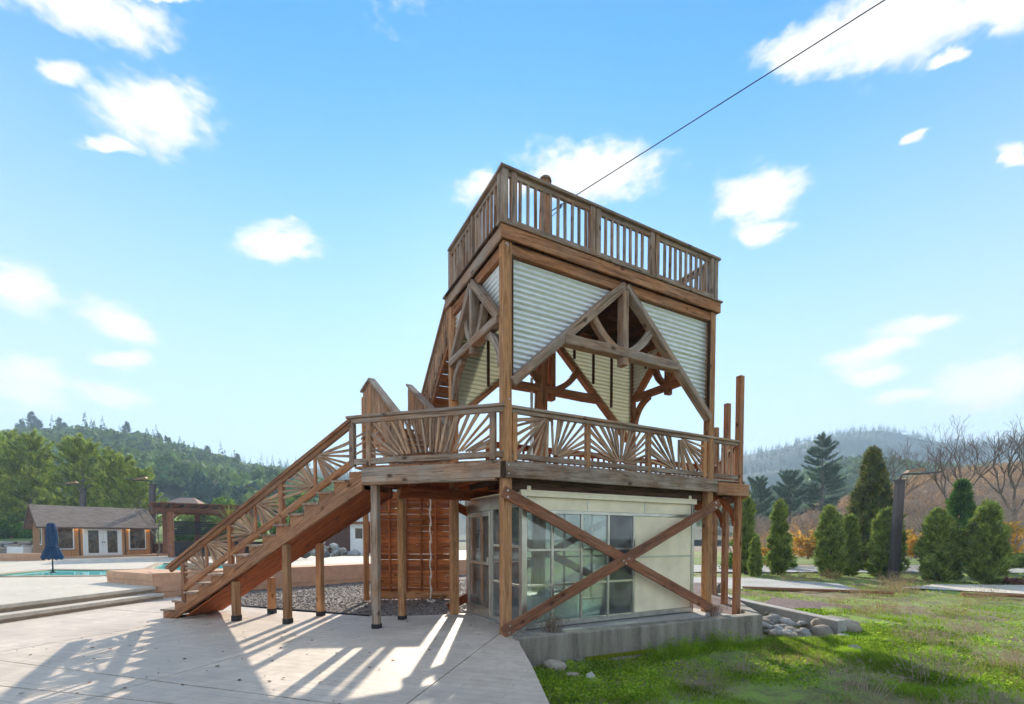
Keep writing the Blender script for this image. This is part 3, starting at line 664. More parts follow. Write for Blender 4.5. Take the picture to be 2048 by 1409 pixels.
# pad under the glass room, retaining wall round it
pad = [T(.34, -.42, 0), T(4.75, -.72, 0), T(4.78, 2.7, 0), T(.38, 2.6, 0)]
structure(prism('concrete_pad', [(p.x, p.y) for p in pad], -.4, .012, M_CONC))
def wall_run(name, pts, th, z0, ztops, mat, label, cat, flare=0.):
    """wall along pts (outer, camera-side line); thickness th to the left of the direction"""
    P = [Vector((p[0], p[1], 0)) for p in pts]; n = len(P); V = []; F = []
    for i, p in enumerate(P):
        a = P[max(0, i-1)]; b = P[min(n-1, i+1)]
        d1 = (p-a).normalized() if i else (b-p).normalized(); d2 = (b-p).normalized() if i < n-1 else d1
        nn = (Vector((-d1.y, d1.x, 0))+Vector((-d2.y, d2.x, 0))).normalized(); k = th/max(.4, nn.dot(Vector((-d1.y, d1.x, 0))))
        zt = ztops[i]; f = flare if i else 0
        for (o, z) in ((-f, z0), (-f*.9, z0+.10), (0, z0+.30), (0, zt-.02), (.02, zt), (k-.02, zt), (k, zt-.02), (k, z0)): q = p+nn*o; V.append((q.x, q.y, z))
    for i in range(n-1):
        for j in range(8):
            j2 = (j+1) % 8; F.append((i*8+j, (i+1)*8+j, (i+1)*8+j2, i*8+j2))
    F.append(tuple(range(7, -1, -1))[::-1]); F.append(tuple(range((n-1)*8+7, (n-1)*8-1, -1)))
    return tag(obj(name, pyd(name, V, F, mat)), label, cat)
wall_run('retaining_wall', [(.105, 6.53), (2.4, 7.55), (4.74, 8.55), (5.74, 11.35)], .24, -.75, [.05, .05, .05, -.10], M_OLDW, 'weathered grey concrete retaining wall below the glass room and the crossed braces', 'wall', .07)
wall_run('low_wall', [(6.42, 8.9), (6.02, 11.6), (5.9, 13)][::-1], .2, -.75, [-.10, -.12, -.13], M_CONC, 'low plain concrete wall holding the mulch bed behind the river stones', 'wall')
mul = [(4.2, 9.3), (5.2, 9.6), (5.75, 11.3), (5.9, 13.5), (7.6, 16.5), (3.0, 16.5), (1.5, 12.0), (3.6, 11.0)]
structure(prism('mulch_bed', mul, -.5, -.13, M_MULCH))
structure(prism('mulch_bed', [(6.25, 9.1), (6.1, 11.5), (8.4, 14.6), (9.6, 12.8), (7.9, 10.4)], -.8, -.415, M_MULCH))
# gravel bed behind the patio
gb = [(-.50, 9.17), (-.94, 9.06), (-1.25, 8.94), (-2.18, 8.81), (-2.79, 8.83), (-4.45, 9.49), (-6.31, 10.42), (-8.0, 11.61), (-9.2, 12.4), (-7.0, 14.4), (-5.1, 16.4), (-2, 19.5), (4, 19.5), (1.5, 12.0), (1.2, 10.5)]
structure(prism('gravel_bed', gb, -.5, -.075, M_GRAV))
timber('edging_strip', (-2.79, 8.815, -.03), (-6.31, 10.405, -.07), .06, .02, M_BLACK, None, Z3)['kind'] = 'structure'
def icos():
    import bmesh
    bm = bmesh.new(); bmesh.ops.create_icosphere(bm, subdivisions=1, radius=1.0); bm.verts.ensure_lookup_table()
    V = np.array([v.co[:] for v in bm.verts]); F = np.array([[v.index for v in f.verts] for f in bm.faces]); bm.free(); return V, F
IV, IF = icos()
def in_poly(P, poly):
    x, y = P[:, 0], P[:, 1]; ins = np.zeros(len(P), bool); n = len(poly)
    for i in range(n):
        (x0, y0), (x1, y1) = poly[i], poly[(i+1) % n]
        c = ((y0 > y) != (y1 > y)) & (x < (x1-x0)*(y-y0)/(y1-y0+1e-12)+x0); ins ^= c
    return ins
OV = np.array([(1, 0, 0), (-1, 0, 0), (0, 1, 0), (0, -1, 0), (0, 0, 1), (0, 0, -1)], float); OF = np.array([(0, 2, 4), (2, 1, 4), (1, 3, 4), (3, 0, 4), (2, 0, 5), (1, 2, 5), (3, 1, 5), (0, 3, 5)])
def pebbles(name, pts, rmin, rmax, mat, label, cat, flat=.65):
    n = len(pts); r = RNG.uniform(rmin, rmax, n)[:, None, None]*RNG.uniform(.7, 1.3, (n, 6, 1))
    sc_ = RNG.uniform(.7, 1.3, (n, 1, 3)); sc_[:, :, 2] *= flat; V = OV[None]*r*sc_
    a = RNG.uniform(0, 6.28, n); ca, sa = np.cos(a)[:, None], np.sin(a)[:, None]; x = V[:, :, 0]*ca-V[:, :, 1]*sa; y = V[:, :, 0]*sa+V[:, :, 1]*ca
    V = np.stack([x, y, V[:, :, 2]], -1)+np.asarray(pts)[:, None, :]; F = OF[None]+(np.arange(n)*6)[:, None, None]
    return tag(obj(name, fast(name, V.reshape(-1, 3), F.reshape(-1, 3), mat)), label, cat, None, 'stuff')
def isl_mat(name, cols, rough=.85, trans=0.):
    m, nt, b = nodes(name, rough); t = NT(nt); g = t.n('ShaderNodeNewGeometry')
    c = t.ramp(g.outputs['Random Per Island'], [(i/(len(cols)-1), q) for i, q in enumerate(cols)])
    t.l(c, b.inputs['Base Color'])
    if trans:
        tr = t.n('ShaderNodeBsdfTranslucent'); t.l(c, tr.inputs[0]); mx = t.n('ShaderNodeMixShader'); mx.inputs[0].default_value = trans
        b.inputs['Specular IOR Level'].default_value = .15
        t.l(b.outputs[0], mx.inputs[1]); t.l(tr.outputs[0], mx.inputs[2]); t.l(mx.outputs[0], nt.nodes['Material Output'].inputs[0])
    return m
M_PEB = isl_mat('pebble_stone', [(.06, .045, .04), (.16, .125, .105), (.29, .235, .20), (.11, .085, .075), (.46, .41, .36)])
P2 = RNG.uniform((-9.4, 8.8), (1.6, 17), (26000, 2)); P2 = P2[in_poly(P2, gb)]; P2 = P2[RNG.uniform(0, 1, len(P2)) < np.clip(11/P2[:, 1], .25, 1.)][:11500]
pebbles('gravel', np.c_[P2, -.07+RNG.uniform(-.006, .008, len(P2))], .012, .030, M_PEB, 'dark grey and brown gravel spread under the stairs beside the patio', 'gravel')

# terrace, two broad steps, pool
l1 = [(-9.50, 2), (-9.42, 8.3), (-9.27, 9.5), (-9.02, 11.75)]; l2 = [(-9.85, 2), (-9.76, 8.5), (-9.63, 9.58), (-9.36, 11.9)]
steps = structure(empty('terrace_steps', (-9.4, 8, -.09)))
def step(line, back, zt, name):
    for (a, b) in ((0, 2), (2, 4)):
        seg = line[a:b+1] if b < 4 else line[a:]
        if b < 4: seg = line[0:3]; seg = seg[:2]+[(seg[2][0]-.0, seg[2][1]-.006)]
        else: seg = [(line[2][0], line[2][1]+.006), line[3]]
        prism('step_slab', seg+[(back, seg[-1][1]), (back, seg[0][1])], zt-.075, zt, M_TERR, steps)
    prism('step_base', [(x-.04, y) for x, y in line]+[(back, line[-1][1]), (back, line[0][1])], -.2, zt-.076, M_COPE, steps)
step(l1, -10.3, .065, 'low'); step(l2, -10.6, .22, 'high')
pool = [(-17.6, 14.75), (-13.6, 15.2), (-9.9, 16.4), (-9.9, 22.7), (-17.6, 22.7), (-14.9, 18.5), (-15.9, 17.9), (-18.6, 18.3)]
outer = [(-10.55, -5), (-10.55, 11.9), (-9.36, 11.9), (-9.36, 36), (-60, 36), (-60, -5)]
tri = tessellate_polygon([[Vector((x, y, 0)) for x, y in outer], [Vector((x, y, 0)) for x, y in pool]])
allp = outer+pool; V = [(x, y, .217) for x, y in allp]+[(x, y, -1.3) for x, y in pool]; no = len(outer); npz = len(pool)
F = []
for f in tri:
    a, b, c = [allp[i] for i in f]; F.append(tuple(f) if (b[0]-a[0])*(c[1]-a[1])-(c[0]-a[0])*(b[1]-a[1]) > 0 else tuple(f)[::-1])
structure(obj('pool_terrace', pyd('terrace', V, F, M_TERR)))
M_PLASTER = plain('pool_plaster', (.35, .80, .80), .6, 0, .05)
structure(obj('pool_basin', pyd('basin', [(x, y, .21) for x, y in pool]+[(x, y, -1.2) for x, y in pool], [(i, (i+1) % npz, npz+(i+1) % npz, npz+i) for i in range(npz)]+[tuple(range(npz, 2*npz))], M_PLASTER)))
def water_mat():
    m, nt, b = nodes('pool_water', .04); t = NT(nt); b.inputs['Base Color'].default_value = (.16, .86, .85, 1)
    b.inputs['IOR'].default_value = 1.33; h = t.noise(t.coord(kind='World'), 2.2, 3); t.bump(h, b, .03, .12)
    tr = t.n('ShaderNodeBsdfTransparent'); tr.inputs[0].default_value = (.45, .92, .93, 1); mx = t.n('ShaderNodeMixShader'); mx.inputs[0].default_value = .08
    t.l(b.outputs[0], mx.inputs[1]); t.l(tr.outputs[0], mx.inputs[2]); t.l(mx.outputs[0], nt.nodes['Material Output'].inputs[0]); return m
tri = tessellate_polygon([[Vector((x, y, 0)) for x, y in pool]])
structure(obj('pool_water', pyd('water', [(x, y, .195) for x, y in pool], [tuple(f) for f in tri], water_mat())))
cop = structure(empty('pool_coping', (pool[0][0], pool[0][1], .21)))
for i in range(npz):
    a, b = Vector((*pool[i], 0.222)), Vector((*pool[(i+1) % npz], 0.222)); timber('coping_stone', a+(b-a).normalized()*.05, b-(b-a).normalized()*.05, .05, .32, M_COPE, cop, Z3, .012)
# raised bed walls in tan stucco
rb = [(-9.45, 11.95), (-7.0, 14.35), (-5.16, 16.35), (-1.8, 19.6)]
def tan_wall(pts, th, z0, z1, label):
    w = empty('bench_wall', (pts[0][0], pts[0][1], z0)); tag(w, label, 'wall')
    for i in range(len(pts)-1):
        a, b = Vector((*pts[i], 0)), Vector((*pts[i+1], 0)); d = (b-a).normalized(); nn = Vector((-d.y, d.x, 0)); e = d*.006
        q = [a+e, b-e, b-e+nn*th, a+e+nn*th]; q2 = [a+e-nn*.012, b-e-nn*.012, b-e+nn*th, a+e+nn*th]; zm = z0+(z1-z0)*.42
        prism('lower_block', [(p.x, p.y) for p in q], z0, zm-.006, M_TAN, w); prism('upper_block', [(p.x, p.y) for p in q2], zm, z1, M_TAN, w)
tan_wall(rb, 1.0, -.3, .56, 'long tan stucco bench wall behind the gravel bed and the stairs')
tan_wall([(-11.75, 13.15), (-9.47, 11.97)], 1.1, .2, .545, 'short tan stucco bench block at the end of the terrace steps')
tan_wall([(-33, 23.5), (-26.3, 25.6)], .9, .2, .62, 'tan stucco bench wall in front of the pool house at the frame edge')
structure(prism('planting_bed', [(-9.36, 13.2), (-7.6, 15.1), (-5.8, 17.05), (-2.2, 20.3), (-2.2, 36), (-9.36, 36)], -.2, .50, M_TERR))

# field on the far side
def grid_mesh(name, x0, x1, y0, y1, nx, ny, h, mat, skew=None):
    xs = np.linspace(0, 1, nx); ys = np.linspace(0, 1, ny)
    X = x0+(x1-x0)*xs; Y = y0+(y1-y0)*ys**1.6; XX, YY = np.meshgrid(X, Y)
    V = np.stack([XX, YY, h(XX, YY)], -1).reshape(-1, 3); i = np.arange(ny-1)[:, None]*nx+np.arange(nx-1)[None]
    F = np.stack([i, i+1, i+nx+1, i+nx], -1).reshape(-1, 4); return fast(name, V, F, mat, True)
def fz(x, y):
    b = -.43+.035*np.sin(x*1.7+.6*np.sin(y*1.3))*np.cos(y*1.1+.3)+.02*np.sin(x*4.1+y*2.3)+.015*np.sin(y*6.3-x*3.7)
    b = b+.03*np.clip(8-y, 0, 4)*np.clip(1.6-(x-.2)*.5, 0, 1)*.6
    return b-.0*x
structure(obj('field', grid_mesh('field', -.15, 70, -4, 62, 240, 220, fz, M_FIELD)))
def sheet(name, pts, z, mat): return structure(obj(name, pyd(name, [(x, y, z) for x, y in pts], [tuple(range(len(pts)))], mat)))
sheet('gravel_drive', [(5.5, 17.0), (12.6, 16.3), (13.4, 18.6), (11.2, 21.4), (5.5, 22.5)], -.385, M_DRIVE)
sheet('gravel_road', [(4, 25.2), (60, 23.0), (60, 30.5), (4, 31.5)], -.37, M_DRIVE)
sheet('concrete_path', [(14.6, 17.0), (17.2, 14.9), (30, 13.0), (30, 17.0), (17, 18.2)], -.365, M_TERR)
sheet('far_lawn', [(2, 31.6), (70, 30.6), (70, 44), (2, 44)], -.36, M_LAWN)
for a, b in (((8.6, 16.9, -.36), (12.9, 15.3, -.36)), ((14.8, 14.9, -.36), (21.5, 12.9, -.36))): tag(timber('edging_timber', a, b, .10, .09, W_BEAM, None, Z3), 'weathered landscape edging timber lying %s' % ('along the gravel drive' if a[0] < 10 else 'below the concrete path'), 'timber')

# ------------------------------------------------------------------ glass room under the tower
gh = empty('glass_room', T(.40, .14, .01)); tag(gh, 'aluminium-framed glass room with cream panels standing under the tower deck', 'glass room')
def GB(name, u0, u1, v0, v1, z0, z1, mat, parent=gh, ch=.005):
    c0 = T((u0+u1)/2, (v0+v1)/2, z0); c1 = T((u0+u1)/2, (v0+v1)/2, z1)
    return timber(name, c0, c1, u1-u0, v1-v0, mat, parent, U3, ch)
g0, g1, gv0, gv1 = .40, 4.36, .14, 2.45
fr_ = empty('front_frame', T(.4, .14, .01), 0, gh)
GB('corner_post', g0, g0+.10, gv0, gv0+.10, .012, 2.16, M_ALU, fr_); GB('corner_post', g1-.07, g1, gv0, gv0+.07, .012, 2.16, M_ALU, fr_)
GB('sill', g0+.10, g1-.07, gv0-.01, gv0+.06, .03, .115, M_ALU, fr_); GB('head', g0-.03, g1+.03, gv0-.03, gv0+.10, 2.162, 2.235, M_CREAM, fr_)
GB('transom', g0+.10, g1-.07, gv0+.005, gv0+.05, 1.90, 1.95, M_ALU, fr_)
us_ = [g0+.10, .99, 1.59, 2.175, 2.775, g1-.07]; zs_ = [.115, .72, 1.30, 1.90]
for u in us_[1:-1]: GB('mullion', u-.022, u+.022, gv0+.003, gv0+.052, .116, 1.899, M_ALU, fr_)
for z in zs_[1:3]:
    for a, b in zip(us_[:4], us_[1:5]): GB('glazing_bar', a+.022, b-.022, gv0+.01, gv0+.045, z-.017, z+.017, M_ALU, fr_)
for i in range(4):
    for j in range(3):
        GB('pane', us_[i]+.015, us_[i+1]-.015, gv0+.024, gv0+.030, zs_[j]+.012, zs_[j+1]-.012, M_GLASS, fr_, .001)
for a, b in ((g0+.10, 1.73), (1.73, 3.04), (3.04, g1-.07)): GB('cream_panel', a+.012, b-.012, gv0+.02, gv0+.04, 1.955, 2.158, M_CREAM, fr_)
for u in (1.73, 3.04): GB('mullion', u-.012, u+.012, gv0+.012, gv0+.045, 1.951, 2.160, M_ALU, fr_)
GB('cream_panel', 2.80, g1-.072, gv0+.018, gv0+.04, .118, 1.125, M_CREAM, fr_); GB('cream_panel', 2.80, g1-.072, gv0+.018, gv0+.04, 1.155, 1.897, M_CREAM, fr_); GB('glazing_bar', 2.797, g1-.07, gv0+.008, gv0+.042, 1.127, 1.153, M_ALU, fr_)
sd = empty('side_frame', T(.4, .14, .01), 0, gh)
GB('corner_post', g0, g0+.08, gv1-.08, gv1, .012, 2.16, M_ALU, sd); GB('sill', g0, g0+.06, gv0+.10, gv1-.08, .012, .09, M_ALU, sd); GB('head', g0-.03, g0+.08, gv0+.101, gv1, 2.0, 2.235, M_ALU, sd)
GB('mullion', g0+.005, g0+.055, 1.24, 1.30, .09, 2.0, M_ALU, sd)
for z in (.72, 1.36): GB('glazing_bar', g0+.012, g0+.045, gv0+.10, 1.24, z-.018, z+.018, M_ALU, sd)
for a, b in ((.09, .70), (.74, 1.34), (1.38, 2.0)): GB('pane', g0+.024, g0+.030, gv0+.09, 1.25, a, b, M_GLASS, sd, .001)
dr = empty('door', T(.4, 1.9, .01), 0, gh)
for a, b in ((1.305, 1.36), (2.31, 2.365)): GB('stile', g0-.012, g0+.04, a, b, .095, 1.99, M_ALU, dr)
GB('rail', g0-.012, g0+.04, 1.36, 2.31, .095, .20, M_ALU, dr); GB('rail', g0-.012, g0+.04, 1.36, 2.31, 1.0, 1.05, M_ALU, dr); GB('rail', g0-.012, g0+.04, 1.36, 2.31, 1.90, 1.99, M_ALU, dr)
GB('pane', g0+.010, g0+.016, 1.35, 2.32, .19, 1.005, M_GLASS, dr, .001); GB('pane', g0+.010, g0+.016, 1.35, 2.32, 1.045, 1.91, M_GLASS, dr, .001); GB('handle', g0-.05, g0-.014, 1.33, 1.36, 1.0, 1.14, M_ALU, dr)
bk = empty('back_frame', T(.4, 2.45, .01), 0, gh)
for u in (1.2, 2.0, 2.8, 3.58): GB('mullion', u-.02, u+.02, gv1-.05, gv1, .09, 2.16, M_ALU, bk)
GB('sill', g0+.08, g1, gv1-.05, gv1, .012, .09, M_ALU, bk); GB('head', g0+.08, g1+.03, gv1-.06, gv1+.02, 2.161, 2.235, M_ALU, bk); GB('corner_post', g1-.06, g1, gv1-.051-.06, gv1-.051, .012, 2.16, M_ALU, bk)
bu = [g0+.08, 1.2, 2.0, 2.8, 3.58, g1]
for a, b in zip(bu[:-1], bu[1:]):
    GB('glazing_bar', a+.02, b-.02, gv1-.045, gv1-.01, 1.05, 1.09, M_ALU, bk)
    GB('pane', a+.015, b-.015, gv1-.030, gv1-.024, .085, 1.055, M_GLASS, bk, .001); GB('pane', a+.015, b-.015, gv1-.030, gv1-.024, 1.085, 2.165, M_GLASS, bk, .001)
GB('end_panel', g1-.05, g1-.02, gv0+.07, gv1-.12, .02, 2.16, M_CREAM)
GB('roof_panel', g0-.03, g1+.03, gv0-.03, gv1+.02, 2.238, 2.262, M_CREAM)
M_TEAL = plain('teal_floor', (.30, .60, .58), .25, 0, .25, 2.)
GB('floor', g0+.02, g1-.02, gv0+.07, gv1-.06, .014, .05, M_TEAL)
tag(GB('bench_box', .95, 1.95, .75, 1.55, .052, .46, plain('white_board', (.75, .72, .66), .6), None), 'low white box standing inside the glass room', 'box')
for u in (.50, 4.2):
    h = GB('roof_bracket', u, u+.07, gv0+.0, gv0+.05, 2.263, 2.33, M_CREAM)
# ------------------------------------------------------------------ board wall, rope, pole, cable
bw = empty('board_wall', (-3.3, 11.5, -.07)); tag(bw, 'reddish horizontal board wall with studs under the stair landing', 'wall')
z = -.05; k = 0
while z < 2.62:
    h = .138; timber('board', (-3.38, 11.52+(.003 if k % 2 else 0), z+h/2), (-1.42, 11.52+(.003 if k % 2 else 0), z+h/2), h, .022, W_BOARD, bw, Z3, .003); z += h+random.choice((.003, .004, .009, .004)); k += 1
for x in (-3.09, -2.67, -2.29, -1.93, -1.5): timber('stud', (x, 11.475, -.06), (x, 11.475, 2.62), .04, .06, W_BOARD, bw, (1, 0, 0))
timber('end_post', (-3.40, 11.40, -.07), (-3.40, 11.40, 2.45), .10, .15, W_POST, bw, (1, 0, 0)); timber('rail', (-3.33, 11.45, 1.98), (-1.45, 11.45, 1.98), .035, .04, W_BOARD, bw, Z3); timber('rail', (-3.35, 11.46, .06), (-1.42, 11.46, .06), .16, .04, W_POST, bw, Z3)
M_HOLD = isl_mat('hold_bolt', [(.75, .73, .68), (.60, .55, .5)])
for k in range(26): q = (random.uniform(-3.2, -1.5), 11.505, random.uniform(.2, 2.5)); tube('wall_bolt', [q, (q[0], q[1]-.012, q[2])], .011, M_HOLD, bw, 6, False)
M_ROPE = plain('rope', (.72, .66, .60), .9, 0, .25, 40.)
V = []; F = []
rp = [(-1.965+.012*math.sin(k*.9), 10.95+.01*math.cos(k*1.3), 2.42-k*.06) for k in range(41)]; rr = [.017+(.018 if k in (4, 10, 17, 24, 31, 36) else 0) for k in range(41)]
rope = tube('climbing_rope', rp, rr, M_ROPE, None, 8); tag(rope, 'white knotted climbing rope hanging in front of the board wall', 'rope')
tube('rope_end', [(-1.96+.10*math.cos(a)*(1-a*.06), 10.93+.09*math.sin(a)*(1-a*.06), -.035+.02*math.sin(a*2)) for a in np.arange(0, 9, .35)], .017, M_ROPE, rope, 6)
pole = empty('zip_line_pole', (.57, 9.95, -.1)); tag(pole, 'thick round log pole rising behind the tower to hold the cable', 'pole')
tube('log', [(.56, 9.95, -.3), (.61, 9.97, 3.4), (.70, 10.0, 8.6), (.712, 10.0, 9.10)], [.155, .15, .115, .11], W_BEAM, pole, 14)
tube('cap', [(.712, 10.0, 9.101), (.714, 10.0, 9.16)], [.135, .12], W_GREY, pole, 14)
tube('collar', [(.60, 9.968, 4.0), (.603, 9.969, 4.10)], [.20, .20], M_GALV, pole, 12); timber('platform_board', (.30, 9.8, 3.99), (.85, 9.72, 3.99), .04, .10, W_GREY, pole, Z3); timber('ladder_rail', (.42, 9.85, 2.7), (.42, 9.85, 4.9), .06, .10, M_GALV, pole, (1, 0, 0))
M_CABLE = plain('steel_cable', (.05, .05, .05), .5, .6)
# cable runs out over the field
cab = tube('zip_line_cable', [(.78, 9.93, 8.41), (1.25, 9.46, 8.40), (4.72, 6.0, 8.30), (12.7, -2.0, 8.07)], [.013, .009, .008, .008], M_CABLE, None, 6)
for k, (x, y, z) in enumerate(((.98, 9.73, 8.40), (1.10, 9.61, 8.40), (1.20, 9.51, 8.40))): tube('cable_clamp', [(x, y, z-.03), (x+.05, y-.05, z+.012)], .022, M_CABLE, cab, 6)
tube('anchor_loop', [(.78, 9.90, 8.25), (1.05, 9.66, 8.36), (1.22, 9.49, 8.40)], .007, M_CABLE, cab, 5)
tag(cab, 'thin dark steel cable running from the log pole up across the sky', 'cable')
# ------------------------------------------------------------------ pool house, pergola, shed, small things
def Rz(a): return Matrix.Rotation(a, 4, 'Z')
def local_builder(root):
    M0 = WM[root.name]
    def B(name, x0, x1, y0, y1, z0, z1, mat, parent=None, ch=.008):
        c0 = M0 @ Vector(((x0+x1)/2, (y0+y1)/2, z0)); c1 = M0 @ Vector(((x0+x1)/2, (y0+y1)/2, z1))
        return timber(name, c0, c1, x1-x0, y1-y0, mat, parent or root, M0.to_3x3() @ Vector((1, 0, 0)), ch)
    def BAR(name, p0, p1, w, d, mat, parent=None, side=(0, 0, 1), **k):
        return timber(name, M0 @ Vector(p0), M0 @ Vector(p1), w, d, mat, parent or root, M0.to_3x3() @ Vector(side), **k)
    def MESH(name, V, F, mat, parent=None): return obj(name, pyd(name, V, F, mat), parent or root, M0)
    return B, BAR, MESH
def siding_mat(name, col, pitch=.2):
    m, nt, b = nodes(name, .7); t = NT(nt); v = t.coord(); w = t.n('ShaderNodeTexWave', wave_type='BANDS', bands_direction='X'); w.inputs['Scale'].default_value = .314/pitch; t.l(v, w.inputs['Vector'])
    f = t.noise(t.coord((3, 3, .4)), 4, 5); c = t.mix(t.ramp(f, [(.3, 0.), (.7, 1.)]), tuple(x*.7 for x in col), col); c = t.mix(t.ramp(w.outputs['Fac'], [(.0, .7), (.06, 0.)]), c, tuple(x*.35 for x in col)); t.l(c, b.inputs['Base Color']); return m
M_SIDE = siding_mat('orange_siding', (.60, .27, .08)); M_SHEDW = siding_mat('dark_siding', (.11, .05, .035), .3)
def shingle_mat():
    m, nt, b = nodes('asphalt_shingle', .95); t = NT(nt); v = t.coord(); br = t.n('ShaderNodeTexBrick'); br.inputs['Scale'].default_value = 1; br.inputs['Brick Width'].default_value = .3; br.inputs['Row Height'].default_value = .14; br.inputs['Mortar Size'].default_value = .006
    br.inputs['Color1'].default_value = (.17, .12, .09, 1); br.inputs['Color2'].default_value = (.29, .21, .165, 1); br.inputs['Mortar'].default_value = (.07, .05, .045, 1); t.l(v, br.inputs['Vector'])
    f = t.noise(v, 3, 6, .7); c = t.mix(t.ramp(f, [(.35, .5), (.65, 0.)]), br.outputs['Color'], (.34, .26, .2)); t.l(c, b.inputs['Base Color']); t.bump(br.outputs['Fac'], b, .01, .4); return m
M_SHING = shingle_mat()
M_WHITE = plain('white_paint', (.80, .80, .78), .45, 0, .04); M_TRIM = plain('dark_trim', (.10, .055, .035), .7)
def dark_glass():
    m, nt, b = nodes('window_glass', .05); t = NT(nt); b.inputs['Base Color'].default_value = (.03, .028, .025, 1)
    f = t.noise(t.coord(), 3.5, 5, .7, .6); c = t.ramp(f, [(.40, (.02, .018, .015)), (.56, (.10, .065, .035)), (.70, (.20, .13, .07))]); t.l(c, b.inputs['Base Color']); return m
M_WIN = dark_glass()
ph = empty('pool_house', (-28.8, 28.0, .20), R(53.5)); tag(ph, 'small orange-brown pool house with white french doors and brown shingle roof', 'house')
B, BAR, MESH = local_builder(ph); L_, D_, EH, RH = 5.35, 4.0, 2.22, 3.42
MESH('wall', [(0, 0, 0), (L_, 0, 0), (L_, D_, 0), (0, D_, 0), (0, 0, EH), (L_, 0, EH), (L_, D_, EH), (0, D_, EH), (0, D_/2, RH-.1), (L_, D_/2, RH-.1)], [(0, 1, 5, 4), (1, 2, 6, 9, 5), (2, 3, 7, 6), (3, 0, 4, 8, 7)], M_SIDE)
sl = (RH-EH)/(D_/2)
for sg in (0, 1):
    y0 = -.40 if sg == 0 else D_+.40; z0 = EH-.40*sl
    V = [(-.35, y0, z0), (L_+.35, y0, z0), (L_+.35, D_/2, RH), (-.35, D_/2, RH)]; V += [(x, y, z-.10) for x, y, z in V]
    M0 = WM[ph.name]; mid = M0 @ Vector((-.35, y0, z0)); Mr = M0 @ Matrix.Translation((-.35, y0, z0)) @ Matrix.Rotation((1 if sg == 0 else -1)*math.atan(sl), 4, 'X')
    Vi = [Mr.inverted() @ (M0 @ Vector(q)) for q in V]
    rf = obj('roof', pyd('roof', Vi, [(0, 1, 2, 3) if sg == 0 else (3, 2, 1, 0), (4, 7, 6, 5) if sg == 0 else (5, 6, 7, 4), (0, 4, 5, 1), (1, 5, 6, 2), (2, 6, 7, 3), (3, 7, 4, 0)], M_SHING), ph, Mr)
    if sg == 0: BAR('gutter', (-.35, y0-.04, z0-.06), (L_+.35, y0-.04, z0-.06), .10, .09, M_TRIM, rf)
    BAR('bargeboard', (-.37, y0, z0-.06), (-.37, D_/2, RH-.06), .14, .035, M_TRIM, rf)
def window(x0, x1, z0, z1, y=-.0):
    f = B('window', x0-.06, x1+.06, y-.03, y+.02, z0-.06, z1+.06, M_WHITE)
    B('pane', x0, x1, y-.038, y-.031, z0, z1, M_WIN, f, .001)
    B('sill', x0-.09, x1+.09, y-.07, y-.035, z0-.10, z0-.062, M_TRIM, f)
window(.42, 1.28, .62, 2.0); window(4.15, 4.98, .55, 1.98)
fd = B('french_doors', 1.75, 3.72, -.03, .02, .02, 2.06, M_WHITE)
for x in (1.80, 2.75):
    lf = B('door_leaf', x, x+.92, -.055, -.032, .04, 2.02, M_WHITE, fd); B('pane', x+.20, x+.72, -.062, -.056, .30, 1.78, M_WIN, fd, .001)
for x in (2.68, 2.79): B('handle', x, x+.03, -.10, -.056, .95, 1.06, M_BLACK, fd)
for x in (.02, 1.55, 3.85, 5.26): B('corner_trim', x, x+.09, -.025, -.002, 0, EH-.02, M_TRIM)
def emit(name, col, s):
    m, nt, b = nodes(name, .4); b.inputs['Emission Color'].default_value = (*col, 1); b.inputs['Emission Strength'].default_value = s; b.inputs['Base Color'].default_value = (*col, 1); return m
M_LAMP = emit('lit_soffit_lamp', (1., .72, .32), 5.0)
for x in (.22, 1.42, 3.98, 5.12): B('soffit_lamp', x, x+.16, -.20, -.08, 1.96, 2.06, M_LAMP)
f = None
M0 = WM[ph.name]
gw = timber('window', M0 @ Vector((-.015, 1.0, .85)), M0 @ Vector((-.015, 1.0, 1.95)), .03, .62, M_WHITE, ph, M0.to_3x3() @ Vector((1, 0, 0))); timber('pane', M0 @ Vector((-.034, 1.0, .93)), M0 @ Vector((-.034, 1.0, 1.87)), .006, .46, M_WIN, gw, M0.to_3x3() @ Vector((1, 0, 0)), .001)
structure(prism('house_plinth', [(p.x, p.y) for p in [M0 @ Vector(q) for q in ((-.3, -.9, 0), (L_+.9, -.9, 0), (L_+.9, D_+.3, 0), (-.3, D_+.3, 0))]], .15, .34, M_TAN))
tag(box('heat_pump_unit', (-30.7, 27.6, .22), (-29.7, 28.1, .95), M_WHITE), 'white boxy heat pump unit beside the pool house gable', 'heat pump')
# pergola
pg = empty('pergola', (-22.2, 29.6, .24), R(41)); tag(pg, 'dark timber pergola with slatted roof beside the pool house', 'pergola'); B, BAR, MESH = local_builder(pg)
for (x, y) in ((0, 0), (4, 0), (0, 4), (4, 4), (1.9, 4)):
    B('post', x-.17, x+.17, y-.17, y+.17, 0, 2.95, W_BRACE)
for y in (0, 4): BAR('beam', (-.9, y, 3.08), (4.9, y, 3.08), .26, .16, W_BRACE)
for x in (0, 4): BAR('beam', (x, -.9, 3.33), (x, 4.9, 3.33), .22, .14, W_DARK)
for k in range(9): BAR('rafter', (-.6+k*.65, -.9, 3.36), (-.6+k*.65, 4.9, 3.36), .16, .08, W_DARK)
for k in range(30): BAR('slat', (-.95+random.uniform(-.12, .12), -.85+k*.2, 3.47), (4.95+random.uniform(-.15, .15), -.85+k*.2+random.uniform(-.04, .04), 3.47+random.uniform(-.01, .03)), .06, .09, W_BRACE, side=(0, 0, 1))
M0 = WM[pg.name]
